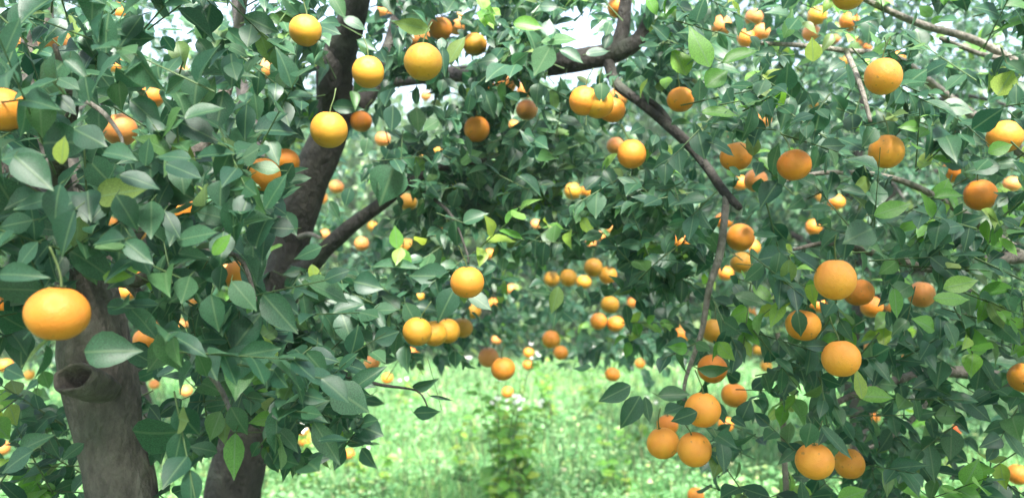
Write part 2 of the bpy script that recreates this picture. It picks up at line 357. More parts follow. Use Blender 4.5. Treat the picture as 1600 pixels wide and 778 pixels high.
specC = [(1760, 1133, 2.5, 110), (1750, 900, 2.48, 95), (1745, 700, 2.48, 85), (1730, 500, 2.46, 76), (1715, 350, 2.44, 64), (1700, 180, 2.42, 50), (1690, 0, 2.4, 34), (1670, -200, 2.4, 18)]
P, Rr = px_path(specC); P[0].z = -0.1
tube('trunk', P, Rr, M_BARK, treeC, n=7, sides=24, bump=0.1, freq=8)
for spec, m in (([(1705, 200, 2.42, 26), (1640, 130, 2.35, 14), (1590, 98, 2.3, 12), (1520, 62, 2.25, 12), (1450, 42, 2.2, 12), (1390, 18, 2.15, 10), (1330, -12, 2.1, 8), (1250, -60, 2.1, 5)], M_TWIG),
                ([(1590, 98, 2.3, 9), (1530, 84, 2.25, 8), (1470, 60, 2.2, 7)], M_TWIG),
                ([(1710, 320, 2.44, 30), (1600, 240, 2.5, 20), (1480, 150, 2.5, 13), (1400, 90, 2.3, 10), (1325, 80, 2.05, 8), (1260, 72, 2.0, 8), (1190, 68, 1.95, 6)], M_TWIG),
                ([(1322, 80, 2.04, 8), (1335, 110, 1.9, 8.5), (1348, 145, 1.82, 8), (1360, 190, 1.78, 6)], M_TWIG),
                ([(1715, 420, 2.45, 36), (1600, 400, 2.3, 24), (1480, 420, 2.1, 17), (1380, 400, 1.95, 12), (1300, 380, 1.9, 9), (1240, 390, 1.88, 5)], M_BARK),
                ([(1740, 640, 2.48, 40), (1600, 600, 2.3, 26), (1480, 580, 2.15, 18), (1380, 600, 2.0, 12), (1290, 640, 1.9, 8), (1268, 690, 1.86, 4)], M_BARK),
                ([(1600, 400, 2.3, 16), (1500, 330, 2.1, 12), (1400, 280, 2.0, 9), (1290, 270, 1.95, 7), (1200, 290, 1.9, 5)], M_TWIG),
                ([(1480, 580, 2.15, 12), (1440, 640, 2.05, 9), (1380, 690, 2.0, 7), (1330, 705, 1.9, 5)], M_TWIG),
                ([(1215, 520, 2.0, 7), (1222, 600, 2.0, 9), (1225, 700, 2.0, 9), (1230, 790, 2.0, 10)], M_TWIG)):
    P, Rr = px_path(spec); tube('branch', P, Rr, m, treeC, n=6, sides=10, bump=0.09)

# ------------------------------------------------------------------ leaves as data: base point, direction, normal, length, width, curl, fold, material
class Leaves:
    def __init__(s): s.b = []; s.t = []; s.n = []; s.L = []; s.w = []; s.c = []; s.f = []; s.k = []; s.o = []; s.sid = -1; s.s = []
    def add(s, b, t, n, L, w, k, o, hero=False):
        t = t.normalized(); n = n - t * n.dot(t)
        if n.length < 1e-3: n = Vector((0.3, -0.5, 0.8)) - t * t.dot(Vector((0.3, -0.5, 0.8)))
        n.normalize()
        s.b.append(b[:]); s.t.append(t[:]); s.n.append(n[:]); s.L.append(L); s.w.append(w)
        s.c.append(random.uniform(-0.05, 0.55)); s.f.append(random.uniform(0.05, 0.55)); s.k.append(k); s.o.append((o, hero)); s.s.append(s.sid)

def gauss3(s): return Vector((random.gauss(0, s), random.gauss(0, s), random.gauss(0, s)))

SPR = []
TW = {0: [], 1: [], 2: [], 3: [], 4: [], 5: []}          # twig segments per tree: (start, end, radius)
def sprig(lv, p, d, nl, L, tree, young=0.04, facing=(0, -0.55, 0.75)):
    d = d.normalized(); step = L * 0.30
    a = d.orthogonal().normalized(); b = d.cross(a)
    ph = random.uniform(0, 6.28)
    k = 1 if random.random() < young else 0
    fv = Vector(facing)
    end = p + d * step * nl
    lv.sid = len(SPR); SPR.append(nl)
    TW[tree].append((p - d * L * 0.4, end, 0.0014 + 0.0006 * random.random(), lv.sid))
    for i in range(nl):
        ph += 2.4 + random.uniform(-0.4, 0.4)
        s = i / max(nl - 1, 1)
        rad = a * math.cos(ph) + b * math.sin(ph)
        t = d * (0.35 + 0.7 * s) + rad * (0.95 - 0.45 * s) + Vector((0, 0, -0.34)) + gauss3(0.18)
        n = fv + gauss3(0.42) + d * 0.25
        Ll = L * random.uniform(0.72, 1.15) * (1 - 0.25 * s * s)
        lv.add(p + d * step * i, t, n, Ll, Ll * random.uniform(0.44, 0.70), k, tree)

def leaf_outline(ns):
    """half widths and stations of an ovate, pointed blade"""
    if ns == 8: return [(0.0, 0.05), (0.06, 0.34), (0.17, 0.73), (0.33, 0.98), (0.52, 0.94), (0.71, 0.64), (0.87, 0.24), (1.0, 0.01)]
    return [(0.0, 0.08), (0.30, 0.95), (0.65, 0.85), (1.0, 0.02)]

def leaf_verts(b, t, n, L, w, c, f, ns):
    st = leaf_outline(ns); x = np.cross(t, n)
    V = []
    for (s, hw) in st:
        for sx in (-1, 0, 1):
            off = sx * hw * w[:, None] * 0.5
            z = (f * hw * w * 0.5 * abs(sx) - c * L * (s ** 2) - 0.02 * L * math.sin(s * 9 + sx * 1.3) * abs(sx))[:, None]
            V.append(b + t * (L * (s * (1 - 0.08 * 1)))[:, None] + x * off + n * z)
    return np.stack(V, 1)                                 # (leaves, ns*3, 3)

def leaf_topology(ns):
    st = leaf_outline(ns); F = []; UV = []
    uv = []
    for (s, hw) in st:
        for sx in (-1, 0, 1): uv.append((0.5 + 0.5 * sx * hw, s))
    for i in range(ns - 1):
        for j in (0, 1):
            q = (i * 3 + j, i * 3 + j + 1, (i + 1) * 3 + j + 1, (i + 1) * 3 + j)
            F.append(q); UV += [uv[k] for k in q]
    return np.array(F), np.array(UV)

def leaves_mesh(name, arr, idx, mats, ns, origin, use_k=True):
    b, t, n, L, w, c, f, k = [a[idx] for a in arr]
    V = leaf_verts(b - np.array(origin[:]), t, n, L, w, c, f, ns)
    m = len(idx); nv = ns * 3
    F, UV = leaf_topology(ns)
    FF = (F[None] + (np.arange(m) * nv)[:, None, None]).reshape(-1, 4)
    return mesh_np(name, V.reshape(-1, 3), FF, mats, np.tile(UV, (m, 1)), True, np.repeat(k, len(F)) if use_k else None)

def twig_mesh(name, segs, m, origin):
    A = np.array([s[0][:] for s in segs]); B = np.array([s[1][:] for s in segs]); r = np.array([s[2] for s in segs])
    d = B - A; d /= np.linalg.norm(d, axis=1)[:, None] + 1e-9
    u = np.cross(d, np.array([0.3, 0.2, 0.93])); u /= np.linalg.norm(u, axis=1)[:, None] + 1e-9; v = np.cross(d, u)
    V = []
    for P0, q in ((A, 1.25), (B, 0.6)):
        for k in range(3):
            th = 2 * math.pi * k / 3
            V.append(P0 + (u * math.cos(th) + v * math.sin(th)) * (r * q)[:, None])
    V = np.stack(V, 1) - np.array(origin[:])
    F = np.array([(0, 1, 4, 3), (1, 2, 5, 4), (2, 0, 3, 5)])
    FF = (F[None] + (np.arange(len(segs)) * 6)[:, None, None]).reshape(-1, 4)
    return mesh_np(name, V.reshape(-1, 3), FF, m)

LV = Leaves()

# --- density of the near foliage, one digit per 50 pixels of the photograph
DENS = """
77766655665888888838788888877777
88886556766888888737678888877777
88888767764688888888688888887777
88888767762467778888678888887777
99999987652467788888667777777777
99999998651567888888667777777778
99999998630245666666667777777888
99999999632223444554567777778888
99999999753333553333456777788888
96699999865443343333456777788888
63389999875432211122256777777777
52256889886421100111225777777777
41113577888420000112224777777777
41113456788400000001123557777777
51102234555200000000112557777777
51102223321000000000112557777777
""".split()
def dens(px, py):
    c = int(px // 50); r = int(py // 50)
    cc = min(max(c, 0), 31); rr_ = min(max(r, 0), 15)
    v = int(DENS[rr_][min(cc, len(DENS[rr_]) - 1)])
    if r < 0: v = min(v, 6)
    return v / 9.0

def near_depth(px, py):
    if px < 350: y = 1.30
    elif px < 520: y = 1.30 + (px - 350) / 170 * 0.75
    elif px < 1000: y = 2.05
    elif px < 1120: y = 2.05 - (px - 1000) / 120 * 0.35
    else: y = 1.70
    if px > 1120 and py < 200: y += 0.45 * (200 - max(py, -200)) / 400
    if px < 250 and py > 560: y += 0.55
    if 400 < px < 620 and py > 480: y -= 0.35
    return y

def fill_near():
    for r in range(-5, 19):
        for c in range(-12, 44):
            px0, py0 = c * 50, r * 50
            dn = dens(px0, py0)
            if dn <= 0: continue
            Y0 = near_depth(px0 + 25, py0 + 25)
            inside = -2 <= c <= 33 and -2 <= r <= 16
            od = 3.9 if inside else 1.6
            # number of leaves: wanted cover / leaf size in pixels
            nl = 2500 * dn ** 1.3 * od / (0.0016 * FP * FP / (Y0 + 0.35) ** 2)
            ns = nl / 7.0
            k = int(ns) + (1 if random.random() < ns % 1 else 0)
            for _ in range(k):
                px = px0 + random.uniform(0, 50); py = py0 + random.uniform(0, 50)
                Y = Y0 + min(random.expovariate(1 / (0.38 if px < 560 or px > 1050 else 0.6)), 1.6) - 0.08
                tree = 0 if px < 330 else (1 if px < 1030 else 2)
                p = at(px, py, Y)
                if p.z < 0.12: continue
                d = Vector((random.gauss(0, 0.7), random.gauss(-0.35, 0.55), random.gauss(-0.05, 0.6)))
                big = 0.086 if px < 560 else 0.074
                yg = 0.03 if px < 1050 else 0.15
                sprig(LV, p, d, random.randint(5, 9), big * random.uniform(0.85, 1.15), tree, yg)
fill_near()
# denser sprays: centre, spread, distance, number of sprigs
for ex, ey, er, eY, en in ((650, 20, 60, 2.3, 14), (720, 90, 50, 2.2, 10), (760, 130, 50, 2.3, 14), (830, 60, 45, 2.2, 12), (800, 10, 60, 2.4, 14), (590, 60, 30, 2.35, 5), (480, 110, 45, 2.1, 10), (440, 170, 50, 2.1, 12), (440, 40, 50, 2.1, 10), (390, 110, 45, 2.2, 10),
        (650, 230, 55, 2.3, 18), (720, 270, 60, 2.3, 20), (700, 340, 60, 2.3, 16), (780, 320, 60, 2.4, 16), (770, 220, 50, 2.5, 16), (850, 230, 50, 2.5, 14), (860, 310, 60, 2.6, 16), (930, 240, 45, 2.6, 10), (960, 330, 60, 2.4, 18), (1030, 300, 50, 2.1, 14),
        (1000, 420, 50, 2.2, 14), (1060, 430, 50, 2.1, 12), (840, 200, 60, 3.0, 14), (920, 380, 70, 3.2, 16), (820, 400, 60, 3.2, 12), (700, 420, 60, 2.9, 10), (640, 105, 60, 2.45, 16), (740, 110, 55, 2.4, 16), (820, 105, 40, 2.2, 12), (690, 150, 40, 2.6, 8), (560, 30, 50, 2.6, 8), (620, 20, 50, 2.2, 10), (900, 5, 50, 2.5, 6), (840, 80, 40, 2.3, 10), (600, 190, 40, 2.7, 8), (500, 340, 25, 2.1, 3), (970, 110, 30, 2.2, 6), (340, 60, 70, 1.7, 8), (200, 60, 80, 1.7, 8), (110, 60, 60, 1.7, 6), (300, 140, 60, 1.9, 8), (360, 640, 50, 1.6, 8), (420, 680, 50, 1.7, 8), (470, 660, 50, 1.7, 8), (540, 680, 40, 1.8, 5), (250, 620, 30, 1.8, 3), (60, 640, 60, 1.9, 8), (60, 740, 60, 1.9, 6), (640, 120, 50, 2.1, 10), (710, 125, 50, 2.1, 10), (770, 115, 40, 2.1, 8), (450, 420, 30, 2.2, 6), (445, 500, 45, 2.1, 12), (400, 560, 50, 1.9, 10), (420, 620, 45, 1.9, 8), (500, 620, 45, 1.8, 8), (440, 710, 45, 1.6, 6), (700, 560, 30, 4.0, 3), (880, 540, 50, 4.2, 8), (960, 530, 40, 3.6, 6), (780, 500, 40, 4.2, 8), (660, 460, 40, 3.0, 8), (340, 10, 60, 1.9, 8), (240, 30, 50, 2.3, 8), (900, 50, 40, 2.9, 5), (130, 30, 50, 2.3, 5), (700, 560, 40, 4.6, 5), (1000, 560, 40, 3.2, 5), (960, 545, 40, 4.2, 6), (150, 20, 60, 1.9, 6), (600, 60, 40, 2.2, 5), (725, 118, 25, 2.15, 10), (800, 105, 30, 2.15, 9), (850, 98, 18, 2.15, 6), (600, 130, 18, 2.3, 4), (1350, 560, 35, 2.4, 8), (1365, 620, 35, 2.4, 8), (1360, 690, 40, 2.4, 9), (1350, 750, 40, 2.4, 8), (860, 470, 50, 4.6, 10), (720, 470, 40, 4.0, 8), (930, 520, 50, 4.6, 8), (580, 400, 40, 3.4, 6), (540, 330, 30, 3.6, 5), (850, 500, 60, 4.3, 12), (760, 515, 40, 4.2, 8), (900, 545, 40, 4.4, 6), (1000, 530, 50, 3.6, 10), (640, 530, 40, 3.4, 8), (690, 490, 40, 3.0, 6), (870, 400, 60, 3.8, 12), (950, 450, 50, 3.9, 10), (780, 440, 50, 4.0, 12), (900, 330, 60, 4.2, 14), (560, 250, 40, 3.3, 6), (1020, 100, 60, 2.3, 14), (1040, 30, 50, 2.2, 12), (860, 350, 50, 3.4, 12), (1010, 500, 50, 2.6, 10), (830, 500, 40, 3.6, 6),
        (600, 480, 50, 2.2, 12), (560, 540, 45, 2.0, 10), (520, 440, 45, 2.2, 8), (460, 300, 30, 2.1, 3)):
    for _ in range(en):
        p = at(ex + random.gauss(0, er * 0.6), ey + random.gauss(0, er * 0.5), eY + random.uniform(-0.15, 0.3))
        sprig(LV, p, Vector((random.gauss(0, 0.7), random.gauss(-0.35, 0.5), random.gauss(-0.1, 0.5))), random.randint(5, 9), 0.074 * random.uniform(0.85, 1.15), 1, 0.03)

# --- middle distance: two full crowns behind the near trees and one at the right
MID = [(3, 215, 5.2, 1.45, 'orange tree in the second row behind the dark leaning trunk'),
       (4, 1340, 5.0, 1.35, 'orange tree in the second row hung with yellowish clusters right of the middle'),
       (5, 2020, 5.2, 1.5, 'orange tree in the second row behind the right edge foliage')]
mid_roots = {}
for ti, mpx, mY, mr_, lab in MID:
    base = at(mpx, 0, mY); base.z = 0
    root = tag(empty('orange_tree', base), lab, 'tree', 'orange trees of the grove'); mid_roots[ti] = root
    pts = [base + Vector((0, 0, -0.1)), base + Vector((0.03, 0.02, 0.4)), base + Vector((-0.04, 0, 0.8)), base + Vector((0.05, 0.03, 1.3)), base + Vector((0, 0, 2.1)), base + Vector((0.06, 0, 2.8))]
    tube('trunk', pts, [0.085, 0.07, 0.065, 0.055, 0.035, 0.015], M_BARKD, root, n=5, sides=14, bump=0.1)
    for q in range(9):
        an = q * 0.7 * math.pi + random.uniform(-0.3, 0.3); h0 = 0.75 + 0.16 * q; e = 1.35 - 0.05 * q
        st = base + Vector((0, 0, h0)); dr = Vector((math.cos(an), math.sin(an), 0))
        tube('branch', [st, st + dr * e * 0.35 + Vector((0, 0, 0.25)), st + dr * e * 0.75 + Vector((0, 0, 0.38)), st + dr * e * 1.15 + Vector((0, 0, 0.25))], [0.034, 0.024, 0.015, 0.006], M_BARKD, root, n=4, sides=8, bump=0.1)
    cz = 2.2
    for _ in range(1900):
        # a shell of leafy sprigs round an uneven egg, thinner inside, drooping skirt
        v = gauss3(1).normalized(); rr_ = random.random() ** 0.35
        lob = 1 + 0.16 * mnoise.noise(v * 1.8 + Vector((ti * 5, 0, 0)))
        p = Vector((base.x + v.x * mr_ * rr_ * lob, base.y + v.y * mr_ * rr_ * lob * 0.85, cz + v.z * 1.45 * rr_ * lob))
        if p.y < 2.9: continue
        if p.z < 0.78 + 0.25 * mnoise.noise(Vector((p.x * 2, p.y * 2, 3))): continue
        d = Vector((v.x, v.y, v.z * 0.5 - 0.2)) + gauss3(0.45)
        sprig(LV, p, d, random.randint(6, 9), 0.072 * random.uniform(0.85, 1.15), ti, 0.07, facing=(v.x * 0.3, v.y * 0.3 - 0.2, 0.75))

# --- leaves one can recognise in the photograph: px, py, distance, length px, direction (degrees), width ratio, lean of the face up, kind
HERO = [
 (62,187,1.18,62,-92,.78,.5,0),(305,143,1.3,50,-95,.85,.6,0),(13,97,1.3,66,80,.6,.1,0),(163,47,1.3,64,88,.62,.2,0),(203,50,1.32,62,-120,.5,.2,0),
 (136,142,1.22,42,-80,.7,.7,0),(108,130,1.2,42,-20,.6,.7,0),(121,108,1.24,50,-35,.45,.8,0),(203,90,1.3,52,-28,.4,.9,0),(216,62,1.34,66,0,.5,.1,0),
 (142,215,1.12,62,-25,.68,.4,0),(188,241,1.1,58,-5,.6,.7,0),(98,232,1.12,46,85,.6,.3,1),(35,240,1.12,62,20,.6,.7,0),(230,235,1.2,46,80,.5,.2,0),
 (340,240,1.25,66,8,.45,.7,0),(268,243,1.2,58,170,.5,.7,0),(352,112,1.4,98,6,.36,.5,0),(325,82,1.38,55,-50,.45,.6,0),(343,178,1.4,72,-95,.6,.3,0),
 (382,192,1.45,60,-90,.5,0,0),(232,180,1.3,68,-40,.5,.3,0),(55,272,1.1,84,-40,.6,.6,0),(83,325,1.12,74,-100,.6,.5,0),(50,318,1.15,60,200,.5,.5,0),
 (103,368,1.1,82,-112,.5,.3,0),(36,402,1.14,60,-130,.6,.7,0),(36,428,1.08,78,2,.42,.4,0),(200,333,1.16,62,-58,.6,.6,0),(237,347,1.18,64,-82,.62,.4,0),
 (270,352,1.18,52,-55,.45,.8,0),(166,375,1.15,52,182,.55,.7,0),(219,396,1.14,62,-35,.5,.5,0),(182,430,1.16,46,10,.52,.4,1),(310,368,1.2,72,12,.58,.6,0),
 (306,400,1.22,52,-8,.45,.8,0),(346,380,1.2,44,52,.5,.5,1),(343,305,1.24,46,-92,.75,.6,0),(363,350,1.24,82,-94,.42,.2,0),(290,455,1.2,46,-102,.8,.4,0),
 (383,464,1.2,62,-48,.6,.6,0),(335,492,1.24,62,-80,.6,.1,0),(344,436,1.26,42,-95,.6,.7,0),(220,280,1.14,62,-10,.55,.7,0),(290,268,1.18,70,-20,.5,.7,0),
 (190,480,1.24,50,0,.5,.2,0),(18,350,1.2,60,190,.55,.1,0),(178,547,1.2,84,4,.68,.3,0),(252,682,1.5,86,-12,.9,-.5,0),(248,558,1.35,64,-125,.62,.1,0),
 (325,558,1.32,68,-132,.65,.0,0),(373,572,1.32,66,-112,.66,.2,0),(335,668,1.4,52,-112,.66,.3,0),(373,660,1.4,52,-62,.62,.3,0),(366,716,1.38,72,-88,.42,.4,1),
 (288,764,1.4,42,20,.6,-.3,0),(20,722,1.3,70,-150,.5,.4,0),(55,690,1.35,60,30,.5,.4,0),(438,697,1.5,84,-122,.5,.3,0),(513,695,1.55,82,-58,.4,.2,0),
 (550,625,1.5,74,-32,.72,.5,0),(577,588,1.6,68,38,.4,.3,0),(580,672,1.65,48,-20,.85,.5,0),(505,568,1.6,58,-70,.7,.2,0),(456,618,1.5,72,-95,.66,.3,0),
 (490,636,1.48,60,25,.6,.3,0),(668,645,1.88,42,2,.52,-.1,0),(666,600,1.9,44,12,.42,-.3,0),(692,622,1.95,40,-10,.14,.2,0),(432,357,1.7,50,178,.7,.5,0),
 (500,452,1.9,62,-20,.66,.2,0),(577,445,1.95,48,-10,.75,.3,0),(668,431,1.95,68,178,.56,.2,0),(696,477,1.9,58,-118,.6,.3,0),(752,472,1.95,46,-35,.55,.6,0),
 (625,416,2.0,82,2,.25,.8,0),(648,500,1.9,58,-62,.5,.4,0),(432,300,1.8,60,32,.6,.3,0),(604,290,2.1,68,-110,.85,-.1,0),(847,98,1.9,56,-118,.7,.5,0),
 (1093,68,1.6,78,112,.48,.5,1),(1122,120,1.6,48,40,.7,.4,1),(1160,86,1.58,64,22,.38,.5,1),(1128,173,1.6,56,2,.4,.5,1),(1270,76,1.7,38,95,.75,.5,1),
 (828,40,1.9,50,-10,.5,.2,1),(876,60,1.9,56,8,.5,.6,0),(940,146,1.85,32,-92,.75,.3,0),(1004,330,2.0,58,-88,.6,.2,0),(918,355,2.1,32,-60,.7,.4,1),
 (975,387,2.2,26,30,.6,.4,1),(832,290,2.0,50,-35,.42,.8,0),(1020,12,1.8,34,-60,.6,.3,1),(1046,12,1.8,34,-110,.6,.3,1),(1398,326,1.55,58,20,.48,.4,1),
 (1448,318,1.5,48,112,.4,.5,1),(1476,293,1.5,36,70,.7,.5,1),(1486,304,1.48,46,10,.4,.5,1),(1489,352,1.55,56,20,.5,.5,0),(1503,444,1.5,56,12,.5,.4,1),
 (1492,465,1.45,64,2,.38,.5,1),(1406,374,1.55,44,-58,.4,.7,0),(1268,414,1.4,60,-32,.4,.6,0),(1232,430,1.55,46,-92,.55,.6,0),(1400,476,1.5,48,-92,.42,.5,1),
 (1442,505,1.5,42,150,.7,.5,1),(1344,596,1.5,52,94,.42,.4,1),(1373,618,1.5,56,6,.5,.6,1),(1264,682,1.35,42,-100,.7,.7,0),(1308,694,1.5,64,-52,.3,.7,0),
 (1334,772,1.45,46,30,.6,.5,1),(1120,577,1.7,58,-4,.34,-.2,0),(958,616,1.75,58,205,.5,.1,0),(985,646,1.75,58,-122,.55,0,0),(1012,642,1.78,40,-82,.4,.1,0),
 (1056,616,1.7,52,5,.5,.5,0),(1068,652,1.55,44,-160,.6,0,0),(1146,696,1.7,46,-20,.4,.3,0),(1566,230,1.5,38,25,.6,.3,1),(1572,128,1.8,46,60,.8,.5,1),
 (1487,70,1.9,36,0,.42,.9,0),(1215,418,1.6,46,-100,.6,.5,0),(1150,270,1.6,26,-40,.5,.5,0),(1135,232,1.6,40,-20,.5,.5,0),(690,72,1.9,26,-90,.55,.2,0),
 (715,75,1.75,50,60,.5,.4,0),(692,97,1.5,48,-85,.42,.4,0),(495,60,1.75,46,12,.45,.5,0),(437,83,1.8,36,-90,.9,.6,0),(640,40,1.9,60,170,.4,-.3,0),
 (745,155,2.0,48,-80,.6,.1,0),(765,165,2.0,46,-70,.6,.1,0),(575,72,1.9,38,-30,.4,.4,0),(448,185,2.0,66,0,.45,-.2,0),(410,262,1.5,50,170,.5,.5,0),
 (1338,300,1.6,40,-10,.5,.5,0),(1250,508,1.65,44,-80,.55,-.1,0),(545,168,2.1,50,-5,.45,0,0),(455,160,2.1,62,185,.5,0,0),(455,352,1.9,46,-60,.55,.3,0),(478,395,1.9,50,200,.5,.4,0),(448,300,1.9,46,30,.5,.3,0),(530,12,2.0,46,-60,.5,.3,0),(556,36,2.0,40,-20,.5,.3,0),(470,280,1.95,38,10,.5,.4,0),(895,88,2.0,44,-30,.5,.3,0),(936,80,2.0,40,15,.5,.5,0),(950,60,2.1,34,70,.5,.3,0),(1285,540,1.5,50,2,.36,.2,0),(1175,470,1.7,50,-20,.5,.5,0),(1530,640,1.7,60,-40,.5,.3,0),
]
def hero_leaf(px, py, Y, lp, ang, wr, tilt, k):
    LV.sid = -1
    a = R(ang); dy = random.uniform(-0.35, 0.1)
    t = Vector((math.cos(a), dy, math.sin(a))).normalized()
    L = lp * Y / FP / max(math.sqrt(1 - t.y ** 2), 0.6) * 1.06
    c = at(px, py, Y)
    n = Vector((random.gauss(0, 0.12), -1.0, tilt * 1.3))
    tree = 0 if px < 405 else (1 if px < 1030 else 2)
    LV.add(c - t * L * 0.5, t, n, L, L * wr, k, tree, True)
    TW[tree].append((c - t * L * 0.5, c - t * L * 0.62 + Vector((0, 0.02, 0.004)), 0.0011))
for h in HERO: hero_leaf(*h)
TW[1].append((at(668, 560, 1.95), at(690, 640, 1.88), 0.0014))

